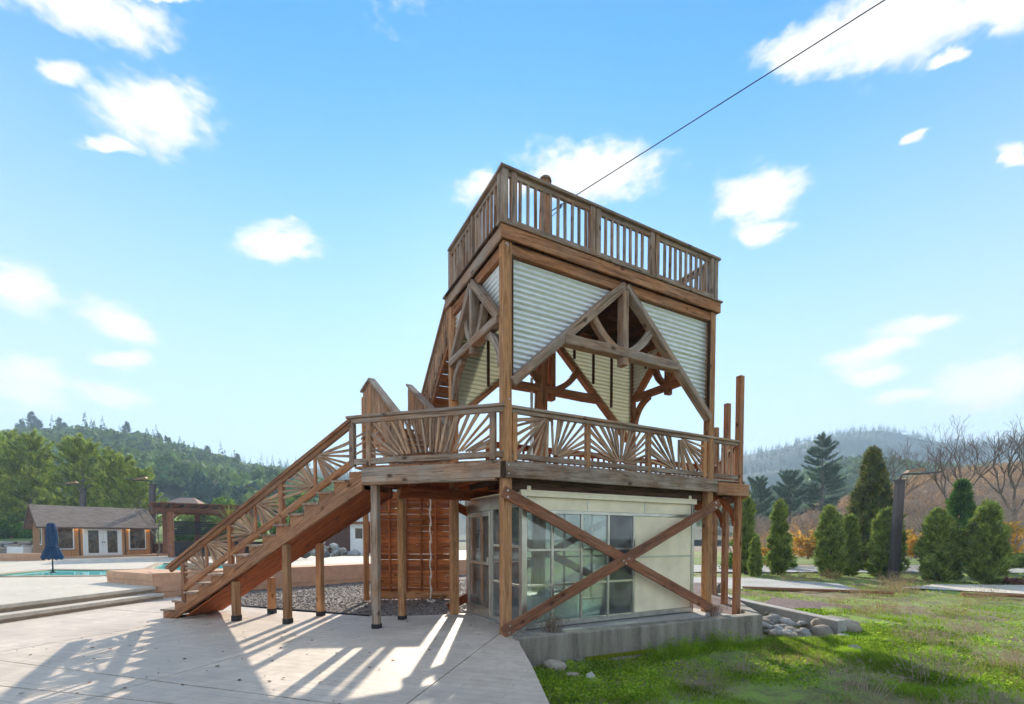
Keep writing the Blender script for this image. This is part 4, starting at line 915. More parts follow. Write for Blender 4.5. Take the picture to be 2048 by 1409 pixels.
for (x, y) in ((0, 0), (4, 0), (0, 4), (4, 4)):
    sx = 1 if x == 0 else -1; sy = 1 if y == 0 else -1
    for a, b, c in (((x, y, 2.2), (x+sx*.8, y, 2.95), (x+sx*.12, y, 2.75)), ((x, y, 2.2), (x, y+sy*.8, 2.95), (x, y+sy*.12, 2.75))):
        sweep('knee_brace', curve3(M0 @ Vector(a), M0 @ Vector(b), M0 @ Vector(c)), .14, .14, W_BRACE, pg, M0.to_3x3() @ Vector((0, 1, 0) if a[1] == b[1] else (1, 0, 0)))
spa = empty('bar_counter', tuple(M0 @ Vector((2, 1.4, 0))), R(41)); tag(spa, 'long black bar counter under the dark pergola', 'counter'); B, BAR, MESH = local_builder(spa)
B('cabinet', -1.9, 2.2, -.4, .5, 0, .95, M_BLACK); B('counter_top', -2.0, 2.3, -.5, .6, .952, 1.02, W_DARK)
for k in range(7): tag(timber('screen_slat', M0 @ Vector((.3, 3.6, 1.55+k*.14)), M0 @ Vector((3.8, 3.6, 1.55+k*.14)), .11, .03, M_BLACK, pg, Z3), None)
# shed with the white door
sh = empty('garden_shed', (-12.2, 29.0, .45), R(0)); tag(sh, 'dark brown shed with pale metal roof and white door behind the stairs', 'shed'); B, BAR, MESH = local_builder(sh)
B('wall', 0, 5.6, 0, 3, 0, 2.05, M_SHEDW)
V = [(-.2, -.35, 2.02), (5.8, -.35, 2.02), (5.8, 1.5, 2.95), (-.2, 1.5, 2.95), (5.8, 3.35, 2.02), (-.2, 3.35, 2.02)]
M_ROOFM = plain('metal_roof', (.62, .55, .45), .45, .3, .1)
rf = MESH('roof', V+[(x, y, z-.05) for x, y, z in V], [(0, 1, 2, 3), (3, 2, 4, 5), (6, 9, 8, 7), (9, 11, 10, 8), (0, 6, 7, 1), (4, 10, 11, 5), (0, 3, 9, 6), (3, 5, 11, 9), (1, 7, 8, 2), (2, 8, 10, 4)], M_ROOFM)
for k in range(15): BAR('seam', (-.1+k*.41, -.35, 2.045), (-.1+k*.41, 1.5, 2.975), .04, .03, M_ROOFM, rf)
BAR('fascia', (-.2, -.37, 1.98), (5.8, -.37, 1.98), .16, .03, W_BRACE, rf)
dd = B('door', 1.98, 2.92, -.05, -.002, .02, 1.92, M_WHITE); B('pane', 2.22, 2.68, -.058, -.051, 1.0, 1.65, M_WIN, dd, .001); B('handle', 2.80, 2.85, -.09, -.051, .85, .92, M_BLACK, dd); B('casing', 1.90, 1.975, -.055, -.002, 0, 2.0, M_WHITE, dd)
# folded parasol on the terrace
M_CANVAS = plain('blue_canvas', (.009, .034, .095), .85, 0, .25, 9.)
ux, uy = -16.75, 16.55
um = empty('folded_parasol', (ux, uy, .22)); tag(um, 'folded dark blue parasol standing by the pool edge', 'parasol')
tube('pole', [(ux, uy, .22), (ux, uy, 2.02)], .022, M_BLACK, um, 8); tube('base', [(ux, uy, .222), (ux, uy, .27), (ux, uy, .28)], [.09, .085, .03], M_BLACK, um, 12)
prof = [(1.82, .04), (1.79, .10), (1.55, .135), (1.2, .155), (.98, .15), (.92, .16), (.75, .22), (.58, .265), (.50, .24)]
V = []; F = []; ns = 32
for i, (z, r) in enumerate(prof):
    for k in range(ns):
        a = 2*math.pi*k/ns; q = r*(1+(.16+.05*(i > 5))*math.cos(8*a+.25*i)); V.append((q*math.cos(a), q*math.sin(a), z+(.035*math.cos(8*a) if i == len(prof)-1 else 0)))
for i in range(len(prof)-1):
    for k in range(ns): F.append((i*ns+(k+1) % ns, i*ns+k, (i+1)*ns+k, (i+1)*ns+(k+1) % ns))
F.append(tuple(range(ns)))
obj('canopy', pyd('canopy', V, F, M_CANVAS, True), um, Matrix.Translation((ux, uy, .22)))
tube('tie_strap', [(ux+.18*math.cos(a), uy+.18*math.sin(a), 1.17) for a in np.linspace(0, 6.28, 20)], .02, M_CANVAS, um, 6)
# steel lamp columns
M_STEEL = plain('dark_steel', (.085, .068, .07), .5, .4, .2, 3.)
def lamp_post(x, y, z0, z1, w, label, dirx=1):
    r = empty('lamp_post', (x, y, z0)); tag(r, label, 'lamp post', 'steel lamp posts')
    timber('column', (x-.12*w/.4, y, z0-.2), (x+.10*w/.4, y, z1), w*1.05, w*.8, M_STEEL, r, (1, 0, 0), .02, 0, 1, .92); timber('cap', (x+.10*w/.4, y, z1), (x+.10*w/.4, y, z1+.06), w*1.25, w, M_STEEL, r, (1, 0, 0))
    tube('arm', [(x+.10, y, z1+.05), (x+.10, y, z1+.22), (x+.2*dirx, y, z1+.32), (x+1.0*dirx, y, z1+.33), (x+1.9*dirx, y-.1, z1+.42)], .035, M_STEEL, r, 6)
    hd = obj('lamp_head', pyd('head', [(-.45, -.16, 0), (.45, -.1, .12), (.45, .1, .12), (-.45, .16, 0), (-.3, -.1, .14), (.35, -.06, .24), (.35, .06, .24), (-.3, .1, .14)], [(3, 2, 1, 0), (4, 5, 6, 7), (0, 1, 5, 4), (1, 2, 6, 5), (2, 3, 7, 6), (3, 0, 4, 7)], plain('lamp_head_bronze', (.30, .17, .09), .4, .5)), r, Matrix.Translation((x+.75*dirx, y, z1+.36)))
lamp_post(17.75, 21.0, -.43, 4.10, .34, 'dark steel lamp post standing among the columnar cedars')
lamp_post(-32.5, 34.5, .2, 5.15, .34, 'dark steel lamp post rising behind the pool house roof', -1)
lamp_post(-27.0, 34.2, .2, 5.45, .36, 'brown steel lamp post rising beside the pergola roof', -1)
# field fence stub
fs = empty('fence_stub', (14.3, 24.6, -.4)); tag(fs, 'short wooden fence post with sloping rail between the cedars', 'fence')
timber('post', (14.3, 24.6, -.5), (14.3, 24.6, .75), .12, .12, W_BEAM, fs, (1, 0, 0)); timber('rail', (14.36, 24.6, .62), (15.6, 25.2, .25), .08, .05, W_BEAM, fs, Z3)
# ------------------------------------------------------------------ stones
def rock_mesh(seed, sub=2, mat=None):
    import bmesh
    rnd = random.Random(seed); bm = bmesh.new(); bmesh.ops.create_icosphere(bm, subdivisions=sub, radius=1.0); off = Vector((rnd.uniform(0, 50), rnd.uniform(0, 50), rnd.uniform(0, 50)))
    for v in bm.verts: v.co *= 1+.42*mnoise.noise(v.co*.9+off)+.10*mnoise.noise(v.co*2.6+off)
    for k in range(4):                                  # flat broken faces
        n = Vector((rnd.uniform(-1, 1), rnd.uniform(-1, 1), rnd.uniform(-.6, 1))).normalized(); d = rnd.uniform(.62, .85)
        for v in bm.verts:
            q = v.co.dot(n)
            if q > d: v.co -= n*(q-d)*.85
    me = bpy.data.meshes.new('rock'); bm.to_mesh(me); bm.free(); me.materials.append(mat); me.polygons.foreach_set('use_smooth', [True]*len(me.polygons)); return me
def rock_mat(name, a, b_):
    m, nt, b = nodes(name, .85); t = NT(nt); v = t.coord(rnd=9.); f = t.noise(v, 2.2, 6, .65); g = t.noise(v, 12, 5, .7); oi = t.n('ShaderNodeObjectInfo')
    c = t.mix(t.ramp(f, [(.35, 0.), (.65, 1.)]), a, b_); c = t.mix(t.ramp(g, [(.5, 0.), (.7, .5)]), c, tuple(x*.5 for x in a))
    hv = t.n('ShaderNodeHueSaturation'); t.l(c, hv.inputs['Color']); mr = t.n('ShaderNodeMapRange'); mr.inputs[3].default_value = .7; mr.inputs[4].default_value = 1.35; t.l(oi.outputs['Random'], mr.inputs[0]); t.l(mr.outputs[0], hv.inputs['Value']); t.l(hv.outputs[0], b.inputs['Base Color']); t.bump(g, b, .03, .5); return m
M_ROCK = rock_mat('river_stone', (.26, .25, .24), (.44, .42, .39)); M_ROCKB = rock_mat('brown_stone', (.28, .23, .18), (.42, .37, .30))
RK = [rock_mesh(k, 2, M_ROCK) for k in range(6)]; RKB = [rock_mesh(20+k, 2, M_ROCKB) for k in range(4)]
def rock(x, y, z, sx, sy, sz, me, label, group=None, parent=None, name='stone', rz=None):
    o = bpy.data.objects.new(name, me); rz = random.uniform(0, 6.28) if rz is None else rz
    link(o, parent, Matrix.Translation((x, y, z)) @ Rz(rz) @ Matrix.Rotation(random.uniform(-.3, .3), 4, 'X') @ Matrix.Diagonal((sx, sy, sz, 1)))
    if label: tag(o, label, 'stone', group)
    return o
big = [(6.62, 9.35, -.36, .42, .30, .24, RKB[0], 'big flat-topped tan boulder at the end of the low wall'), (6.18, 9.0, -.42, .30, .24, .20, RKB[1], 'rounded brown boulder in front of the big tan boulder'), (6.42, 8.75, -.46, .17, .12, .12, RK[0], 'smooth grey stone at the foot of the boulders'),
       (6.65, 8.55, -.47, .15, .12, .10, RK[1], 'pale loose stone lying just off the pile in the grass'), (5.98, 7.85, -.45, .17, .12, .09, RK[2], 'blue-grey loose stone alone in the grass before the pile'),
       (5.45, 10.1, -.32, .16, .30, .15, RK[3], 'long grey slab stone leaning at the top of the pile'), (5.75, 9.95, -.34, .18, .22, .16, RK[4], 'tall upright stone next to the long slab in the pile')]
for (x, y, z, a, b, c, me, lab) in big: rock(x, y, z, a, b, c, me, lab, name='boulder')
done = 0
while done < 46:
    x = random.uniform(4.95, 6.35); y = random.uniform(8.75, 10.9)
    if x > 6.3-(9.6-y)*.1 or (y-8.55)*.36+4.95 > x+.0: continue
    s = random.uniform(.06, .13); rock(x, y, -.44+.05*(y-8.7)+random.uniform(0, .06), s*random.uniform(.9, 1.5), s, s*.7, random.choice(RK+RKB[2:]), 'small river stone in the pile between the two concrete walls', 'river stones in the pile'); done += 1
rock(.62, 6.52, -.36, .17, .12, .10, RKB[2], 'striped brown stone at the corner of the patio and the wall', name='boulder')
rock(1.05, 5.98, -.40, .12, .10, .11, RK[5], 'pale upright rock below the mossy wall footing', name='boulder'); rock(.86, 6.18, -.40, .16, .07, .05, RKB[3], 'flat mauve stone beside the mossy wall footing', name='boulder'); rock(1.5, 6.25, -.41, .09, .06, .04, RK[4], 'small white flat stone in the weeds below the wall', name='boulder')
for k, (a, b) in enumerate(((.9, 1.5), (1.52, 2.05), (2.07, 2.5))):
    p, q = Vector((.105, 6.53, 0)).lerp(Vector((4.74, 8.55, 0)), a/5.05), Vector((.105, 6.53, 0)).lerp(Vector((4.74, 8.55, 0)), b/5.05)
    n_ = Vector((.4, -.916, 0)); tag(timber('footing_block', p+n_*.09+Z3*-.40, q+n_*.09+Z3*-.40, .11, .14, M_OLDW, None, Z3, .02), ('first', 'second', 'third')[k]+' mossy concrete footing block from the patio along the wall foot', 'block', 'mossy footing blocks')
# rock waterfall beyond the bench wall, stacked stone wall by the lawn
rw_ = empty('rock_waterfall', (-10.8, 26, .5)); tag(rw_, 'heaped grey rock waterfall beyond the bench wall near the shed', 'rocks')
for k in range(70):
    a = random.uniform(-2.6, 2.4); h = (1-abs(a)/2.8); s = random.uniform(.13, .30)
    rock(-11.0+a, 25.6+random.uniform(-.5, .6), .52+random.uniform(0, .75)*h, s*1.2, s, s*.75, random.choice(RK), None, None, rw_)
sw = empty('stone_wall', (-40, 33.2, .2)); tag(sw, 'dry stacked stone wall below the lawn at the frame edge', 'wall')
for k in range(110):
    t = random.random(); r_ = k % 5; x = -42+13.2*((k//5)+random.uniform(.1, .9))/22; s = random.uniform(.20, .34)
    rock(x, 33.6+random.uniform(-.08, .08), .30+r_*.20, s*1.25, .25, .14, random.choice(RK+RKB), None, None, sw, rz=random.uniform(-.15, .15))
# far houses on the slope
def house(name, x, y, z, rz, w, d, h, rh, wall, roof, label):
    r = empty(name, (x, y, z), rz); tag(r, label, 'house'); B, BAR, MESH = local_builder(r)
    B('wall', 0, w, 0, d, -2, h, wall); o = .6; V = [(-o, -o, h), (w+o, -o, h), (w+o, d+o, h), (-o, d+o, h), (w*.25, d/2, h+rh), (w*.75, d/2, h+rh)]
    MESH('roof', V, [(0, 1, 5, 4), (1, 2, 5), (2, 3, 4, 5), (3, 0, 4), (3, 2, 1, 0)], roof)
    for q in (.15, .45, .72): B('window', w*q, w*q+1.2, -.04, .0, h-1.7, h-.5, M_WIN)
M_GREYW = plain('grey_wall', (.30, .29, .27), .8); M_BRROOF = plain('brown_roof', (.34, .20, .14), .9); M_RDROOF = plain('red_roof', (.42, .12, .08), .9)
# ------------------------------------------------------------------ leaf litter
def litter(n):
    P = RNG.uniform((-7.0, 3.6), (-.2, 8.6), (n, 2)); V = []; F = []
    for i, (x, y) in enumerate(P):
        s = random.uniform(.012, .034); a = random.uniform(0, 6.28); b = len(V)
        for k in range(5):
            q = a+k*1.2566; V.append((x+s*math.cos(q)*(1 if k % 2 else .6), y+s*math.sin(q)*.7, pz(x)+.004+.012*random.random()))
        F += [(b, b+1, b+2), (b, b+2, b+3), (b, b+3, b+4)]
    m = isl_mat('dead_leaf', [(.05, .025, .015), (.14, .05, .03), (.03, .02, .015)])
    tag(obj('leaf_litter', pyd('litter', V, F, m)), 'scattered dark dead leaves lying on the stamped patio', 'leaves', None, 'stuff')
litter(140)
# ------------------------------------------------------------------ vegetation
def leaf_mat(name, cols, trans=.45, big=.5, rough=.6):
    """foliage: colour varies per leaf and in clumps, some light passes through"""
    m, nt, b = nodes(name, rough); t = NT(nt); g = t.n('ShaderNodeNewGeometry')
    c1 = t.ramp(g.outputs['Random Per Island'], [(i/(len(cols)-1), q) for i, q in enumerate(cols)])
    f = t.noise(t.coord(rnd=13.), big, 4); hv = t.n('ShaderNodeHueSaturation'); t.l(c1, hv.inputs['Color'])
    mr = t.n('ShaderNodeMapRange'); mr.inputs[1].default_value = .3; mr.inputs[2].default_value = .7; mr.inputs[3].default_value = .5; mr.inputs[4].default_value = 1.45; t.l(f, mr.inputs[0]); t.l(mr.outputs[0], hv.inputs['Value'])
    t.l(hv.outputs[0], b.inputs['Base Color']); b.inputs['Specular IOR Level'].default_value = .04
    tr = t.n('ShaderNodeBsdfTranslucent'); t.l(hv.outputs[0], tr.inputs[0]); mx = t.n('ShaderNodeMixShader'); mx.inputs[0].default_value = trans
    t.l(b.outputs[0], mx.inputs[1]); t.l(tr.outputs[0], mx.inputs[2]); t.l(mx.outputs[0], nt.nodes['Material Output'].inputs[0]); return m
def unit(n): v = RNG.normal(size=(n, 3)); return v/np.linalg.norm(v, axis=1, keepdims=True)
def nrmz(v): return v/np.maximum(1e-6, np.linalg.norm(v, axis=-1, keepdims=True))
def tufts(P, D, L_, w, k, spread=.7):
    """k thin triangles per point fanning about D"""
    n = len(P); Pk = np.repeat(P, k, 0); Dk = nrmz(np.repeat(D, k, 0)+spread*unit(n*k)); S = nrmz(np.cross(Dk, unit(n*k)))
    Lk = (np.repeat(np.broadcast_to(L_, n), k)*RNG.uniform(.6, 1.15, n*k))[:, None]; wk = w*.5
    V = np.stack([Pk-S*wk, Pk+S*wk, Pk+Dk*Lk], 1).reshape(-1, 3); return V, np.arange(n*k*3).reshape(-1, 3)
def leaves(P, s, aspect=.6, D=None):
    n = len(P); a = unit(n) if D is None else nrmz(D+.6*unit(n)); b = nrmz(np.cross(a, unit(n))); s = np.broadcast_to(s, n)[:, None]*RNG.uniform(.6, 1.3, (n, 1))
    V = np.stack([P-a*s, P+b*s*aspect, P+a*s, P-b*s*aspect], 1).reshape(-1, 3); return V, np.arange(n*4).reshape(-1, 4)
class TB:                                   # collects bark tubes
    def __init__(s): s.V = []; s.F = []
    def add(s, pts, rad, n=5):
        V, F = tube_data(pts, rad, n, False); b = len(s.V); s.V += [tuple(v) for v in V]; s.F += [tuple(i+b for i in f) for f in F]
    def mesh(s, name, mat): return pyd(name, s.V, s.F, mat, True)
M_BARK = plain('bark', (.16, .11, .08), .95, 0, .35, 5., .6); M_BARKG = plain('grey_bark', (.24, .20, .17), .95, 0, .3, 5., .5)
M_PINE = leaf_mat('pine_needles', [(0.154, 0.244, 0.050), (0.309, 0.425, 0.081), (0.564, 0.587, 0.121), (0.230, 0.304, 0.073)], .28, 1.3)
M_PINE2 = leaf_mat('blue_pine_needles', [(0.058, 0.122, 0.078), (0.102, 0.174, 0.102), (0.154, 0.214, 0.122)], .25, 0.9)
M_CEDAR = leaf_mat('cedar_sprays', [(0.136, 0.205, 0.047), (0.263, 0.356, 0.079), (0.458, 0.493, 0.119), (0.169, 0.239, 0.061)], .25, 3.2)
M_CONE = leaf_mat('cone_tree_sprays', [(0.076, 0.128, 0.030), (0.153, 0.204, 0.046), (0.305, 0.254, 0.076), (0.128, 0.128, 0.038)], .25, 2.2)
M_BUSH = leaf_mat('bright_leaves', [(0.091, 0.182, 0.026), (0.169, 0.286, 0.046), (0.260, 0.364, 0.065)], .4, 1.6)
M_HEDGE = leaf_mat('hedge_leaves', [(0.052, 0.121, 0.025), (0.103, 0.207, 0.034), (0.155, 0.276, 0.052)], .3, 1.6)
M_YEL = leaf_mat('autumn_leaves', [(0.690, 0.359, 0.041), (0.856, 0.524, 0.083), (0.497, 0.276, 0.068), (0.580, 0.469, 0.083)], .4)
M_TANL = leaf_mat('tan_oak_leaves', [(0.389, 0.224, 0.105), (0.538, 0.329, 0.150), (0.299, 0.179, 0.090), (0.598, 0.419, 0.224)], .3)
M_OAK = leaf_mat('oak_canopy', [(0.089, 0.152, 0.046), (0.152, 0.228, 0.066), (0.215, 0.278, 0.089)], .2, 0.16)
M_FIR = leaf_mat('fir_canopy', [(0.036, 0.072, 0.036), (0.060, 0.104, 0.044), (0.080, 0.124, 0.056)], .15, 0.2)
M_TEALT = leaf_mat('teal_cypress', [(0.038, 0.090, 0.068), (0.060, 0.128, 0.090), (0.090, 0.165, 0.105)], .2, .3)
M_TWIG = plain('twig', (.32, .24, .185), .95, 0, .3, 3.)

def pine_mesh(h, r, seed, base=.9, n_whorl=15, mat=M_PINE, dens=1.3, droop=0., needle=.40, tri=.075, shp=.45):
    rg = random.Random(seed); tb = TB(); tb.add([(0, 0, -.3), (.03, 0, h*.5), (0, .03, h*.97)], [h*.022, h*.015, .02], 7); P = []; D = []
    for i in range(n_whorl):
        t = i/(n_whorl-1); z = base+(h-base-.3)*t; ln = r*(1-t)**shp*(1 if t > .12 else .8)+.18
        for b in range(rg.choice((5, 6))):
            a = rg.uniform(0, 6.28); up = rg.uniform(.15, .45)+.5*t-droop; l = ln*rg.uniform(.7, 1.1); z_ = z+rg.uniform(-.2, .2)
            pts = [Vector((0, 0, z_))+Vector((math.cos(a), math.sin(a), 0))*l*q+Vector((0, 0, l*(up*q+.30*q*q-.12*q))) for q in (0, .4, .75, 1)]
            tb.add(pts, [.012*h*(1-t)*.5+.014, .02, .012, .005], 4)
            for q in np.arange(.22, 1.01, .065/max(.25, l)*1.9/dens):
                c = Vector((0, 0, z_))+Vector((math.cos(a), math.sin(a), 0))*l*q+Vector((0, 0, l*(up*q+.30*q*q-.12*q))); side = Vector((-math.sin(a), math.cos(a), 0))
                for s_ in (-1, 0, 1):
                    off = side*s_*l*.30*(1.1-q)*rg.uniform(.4, 1.2)+Vector((0, 0, rg.uniform(-.05, .14))); P.append(c+off); D.append(Vector((math.cos(a), math.sin(a), .9+.8*t-droop))+side*s_*.7)
    P = np.array([p[:] for p in P]); D = nrmz(np.array([d[:] for d in D])); V, F = tufts(P, D, needle, tri, 7, .55); return tb.mesh('trunk', M_BARKG), fast('needles', V, F, mat)
def clumps(C_, ax, n, seed):
    """tuft points in elongated clumps about the centres C_"""
    rg = np.random.default_rng(seed); m = len(C_); d = unit(m*n)*(rg.uniform(.25, 1, (m*n, 1))**.5); return np.repeat(C_, n, 0)+d*np.repeat(ax, n, 0), d
def col_mesh(h, r, seed, mat=None, n=52, lumps=95, cone=.0, peaks=1, L_=.25):
    """columnar cedar: upright flame-like clumps of sprays over an uneven spindle, dark gaps between them"""
    mat = mat or M_CEDAR; rg = np.random.default_rng(seed); r = max(.2, r*.86-.12); Cs = []; Ax = []
    for pk in range(peaks):
        ox = (pk-(peaks-1)/2)*r*.95; hh = h*(1-.12*pk); rr = r if peaks == 1 else r*.68; m = lumps//peaks
        t = (np.arange(m)+rg.uniform(0, 1, m))/m*.95; a = np.arange(m)*2.39996+rg.uniform(-.5, .5, m)
        prof = np.where(t < .16, .6+.4*(t/.16), (1-((t-.16)/.84)**(2.2 if cone == 0 else 1.1))**(.75 if cone == 0 else 1.0))
        q = rr*prof*rg.uniform(.50, 1.30, m); Cs.append(np.c_[ox+q*np.cos(a), q*np.sin(a), .10+t*hh]); w = rr*(.15+.15*prof)*rg.uniform(.7, 1.4, m); Ax.append(np.c_[w, w, w*rg.uniform(1.2, 2.0, m)])
    Cc = np.concatenate(Cs); P, d = clumps(Cc, np.concatenate(Ax), n, seed); out = P*np.array([1, 1, 0]); D = nrmz(nrmz(out)*.5+d*.5+np.array([0, 0, .9])); P[:, 2] = np.maximum(P[:, 2], .05)
    V, F = tufts(P, D, L_, L_*.30, 3, .55); tb = TB(); tb.add([(0, 0, -.2), (0, 0, h*.8)], [h*.022, .01], 6); return tb.mesh('trunk', M_BARK), fast('sprays', V, F, mat)
def bush_mesh(rx, ry, rz, n, s, mat, seed, stems=7, lump=.25):
    rg = np.random.default_rng(seed); m = 26; d0 = unit(m); d0[:, 2] = np.abs(d0[:, 2]); R3_ = np.array([rx, ry, rz]); Cc = d0*R3_*(rg.uniform(.35, .85, (m, 1))); w = rg.uniform(.20, .36, (m, 1))
    P, d = clumps(Cc, np.minimum(R3_, min(rx, ry)*1.3)*w*np.array([1.1, 1.1, .9]), max(4, n//m), seed); P[:, 2] = np.maximum(P[:, 2], .02)
    V, F = leaves(P, s, .55); tb = TB(); rn = random.Random(seed)
    for k in range(stems): a = rn.uniform(0, 6.28); q = rn.uniform(.2, .75); tb.add([(0, 0, -.15), (q*.4*rx*math.cos(a), q*.4*ry*math.sin(a), rz*.4), (q*rx*math.cos(a), q*ry*math.sin(a), rz*.8)], [.03*rz+.01, .015*rz+.006, .006], 4)
    return tb.mesh('stems', M_TWIG), fast('leaves', V, F, mat)
def bare_mesh(h, seed, depth=6, r0=.2, spread=.55, n=4, first=.28):
    rg = random.Random(seed); tb = TB(); tips = []
    def grow(p, d, l, r, k):
        q1 = p+d*l*.5+Vector((rg.uniform(-1, 1), rg.uniform(-1, 1), rg.uniform(-.4, .8)))*l*.09; q = q1+(d+Vector((rg.uniform(-1, 1), rg.uniform(-1, 1), rg.uniform(-.2, .6)))*.22).normalized()*l*.5
        tb.add([p, q1, q], [r, r*.86, r*.72], n if k < 3 else 3)
        if k >= depth: tips.append(q); return
        for j in range(3 if k < 3 else 2):
            a = rg.uniform(0, 6.28); o = Vector((math.cos(a), math.sin(a), rg.uniform(-.15, .5))); nd = (d*.85+o*spread*(1 if j else .55)).normalized(); grow(q, nd, l*rg.uniform(.66, .86), r*(.62 if j else .72), k+1)
    grow(Vector((0, 0, -.2)), Vector((rg.uniform(-.1, .1), rg.uniform(-.1, .1), 1)), h*first, r0, 0); return tb, tips
def plant(name, meshes, parts, x, y, z, s, label, cat, group=None, rz=None, sz=1.):
    rz = random.uniform(0, 6.28) if rz is None else rz
    r = bpy.data.objects.new(name, None); link(r, None, Matrix.Translation((x, y, z))); tag(r, label, cat, group)
    for me, pn in zip(meshes, parts): obj(pn, me, r, Matrix.Translation((x, y, z)) @ Rz(rz) @ Matrix.Diagonal((s, s, s*sz, 1)))
    return r
def zat(v, Y): return 1.5+(1076-v)/909*Y            # height of something seen at picture row v
# left pines
PN = [pine_mesh(9., 2.9, 3+k, 1.0, 17) for k in range(3)]
pl = [(-61.5, 46, 10.4, 'tallest dark green pine at the edge of the frame above the lawn'), (-53.5, 47, 10.6, 'bushy green pine second from the frame edge, trunk bare above the lawn'), (-46.5, 44, 10.0, 'bushy pine behind the gable end of the pool house'), (-40.8, 43.5, 9.6, 'bushy pine with upright tips behind the pool house ridge'), (-36.2, 42, 8.1, 'shorter yellow-green pine behind the far end of the pool house roof'), (-33.5, 41, 6.6, 'lowest pine of the row, beside the brown lamp post'), (-57, 52, 11.5, 'dark pine standing behind the row of pines above the lawn')]
def lz(x, y): return 1.15+.055*max(0, y-34)
for i, (x, y, h, lab) in enumerate(pl): plant('pine_tree', PN[i % 3], ('trunk', 'crown'), x, y, lz(x, y)-.6, h/9., lab, 'tree', 'pines behind the pool house')
structure(obj('lawn', grid_mesh('lawn', -95, -16, 34.0, 72, 40, 40, lambda X, Y: 1.15+.055*np.maximum(0, Y-34)+.1*np.sin(X*.3), M_LAWN)))
structure(prism('lawn_bank', [(-95, 33.8), (-29, 33.8), (-16, 36.2), (-16, 40), (-95, 40)], -.9, 1.1, M_MULCH))
HB = [bush_mesh(1.6, 1.3, 2.2, 2600, .11, M_HEDGE, k) for k in (1, 2)]
for i, (x, y, s) in enumerate(((-47.5, 41, 1.0), (-44.6, 40.5, 1.1), (-42, 40.2, .95), (-50.5, 41.5, 1.15), (-27.5, 37.8, .95), (-24.9, 38.2, 1.0), (-22.2, 38.5, .9))):
    plant('hedge_shrub', HB[i % 2], ('stems', 'foliage'), x, y, lz(x, y)-.15, s, ('dark hedge shrub nearest the pool house gable, second of the hedge', 'dark hedge shrub touching the pool house gable', 'dark hedge shrub hidden mostly by the pool house roof', 'dark hedge shrub by the bare pine trunk, farthest from the pool house', 'glossy hedge shrub next to the pool house corner behind the pergola', 'glossy hedge shrub between the pergola posts', 'glossy hedge shrub by the yucca end of the pergola')[i], 'shrub', ('hedge under the pines', 'hedge behind the pergola')[i > 3])
BB = [bush_mesh(1.5, 1.5, 4.6, 2800, .15, M_BUSH, k, 6, .22) for k in (11, 12, 13)]
for i, (x, y, s) in enumerate(((-33, 49, .95), (-30.4, 48, 1.05), (-27.6, 48.5, .92), (-25.0, 49, 1.1), (-22.4, 48, 1.2), (-19.5, 49, 1.0), (-17, 50, 1.1))):
    plant('feathery_tree', BB[i % 3], ('trunk', 'crown'), x, y, lz(x, y)-.3, s, ('first', 'second', 'third', 'fourth', 'fifth', 'sixth', 'seventh')[i]+' yellow-green feathery tree of the row above the pergola, counted from the houses', 'tree', 'young trees above the pergola')
YB = bush_mesh(2.2, 2.0, 2.6, 1300, .2, leaf_mat('lime_leaves', [(.25, .32, .03), (.36, .42, .06)], .4), 31)
plant('lime_tree', YB, ('trunk', 'crown'), -39.5, 58, 3.2, 1.2, 'round lime-green tree beside the far brown-roofed house', 'tree')
# yucca by the pergola
def yucca(x, y, z, s, label):
    r = bpy.data.objects.new('yucca_plant', None); link(r, None, Matrix.Translation((x, y, z))); tag(r, label, 'plant')
    tube('trunk', [(x, y, z-.2), (x+.05, y, z+1.3*s)], [.14, .10], M_BARKG, r, 7)
    n = 220; th = RNG.uniform(0, 6.28, n); el_ = RNG.uniform(-.9, 1.4, n); D = np.c_[np.cos(th)*np.cos(el_), np.sin(th)*np.cos(el_), np.sin(el_)]; V, F = tufts(np.tile([[x+.05, y, z+1.35*s]], (n, 1))+D*.05, D, .85*s, .06, 1, .05)
    obj('leaves', fast('yucca_leaves', V, F, leaf_mat('yucca_leaves', [(.16, .22, .04), (.34, .34, .06), (.22, .20, .07)], .35)), r)
yucca(-18.6, 30.0, .3, 1.6, 'spiky yucca with yellow-green leaves at the end of the pergola')
tbx, _t = bare_mesh(2.6, 5, 3, .05, .5, 4, .5)
plant('bare_shrub', (tbx.mesh('stems', M_BARKG),), ('stems',), -24.4, 31.2, .25, 1.0, 'leafless pale-stemmed shrub between the pool house and pergola', 'shrub')
# columnar cedars along the drive
CM = {k: col_mesh(*a) for k, a in {'a': (3.9, .56, 1), 'b': (3.5, .74, 2, None, 52, 100, 0, 2), 'c': (3.1, .50, 3), 'd': (3.2, .74, 4), 'e': (3.1, .98, 5, None, 55, 120, 0, 2), 'f': (3.3, .70, 6)}.items()}
for (k, x, y, s, lab) in (('a', 12.45, 24.2, 1.03, 'tall narrow cedar right behind the tall deck posts'), ('c', 12.0, 22.4, .62, 'short round cedar at the foot of the narrow cedar by the deck posts'), ('a', 13.8, 23.5, .97, 'slim pointed cedar next to the wooden fence stub'), ('b', 15.45, 22.0, .98, 'twin-topped cedar between the fence stub and the lamp post'), ('c', 17.0, 22.9, .95, 'small pointed cedar in front of the big conical tree'), ('d', 18.05, 21.9, 1.0, 'cedar standing directly behind the near lamp post'), ('e', 19.0, 20.1, 1.0, 'broad ragged cedar with a split top and bare stem'), ('f', 20.0, 19.1, 1.0, 'leaning dense cedar nearest the concrete path')):
    plant('columnar_cedar', CM[k], ('trunk', 'crown'), x, y, -.45, s, lab, 'tree', 'columnar cedars along the drive', rz=(0.35 if k in 'be' else None))
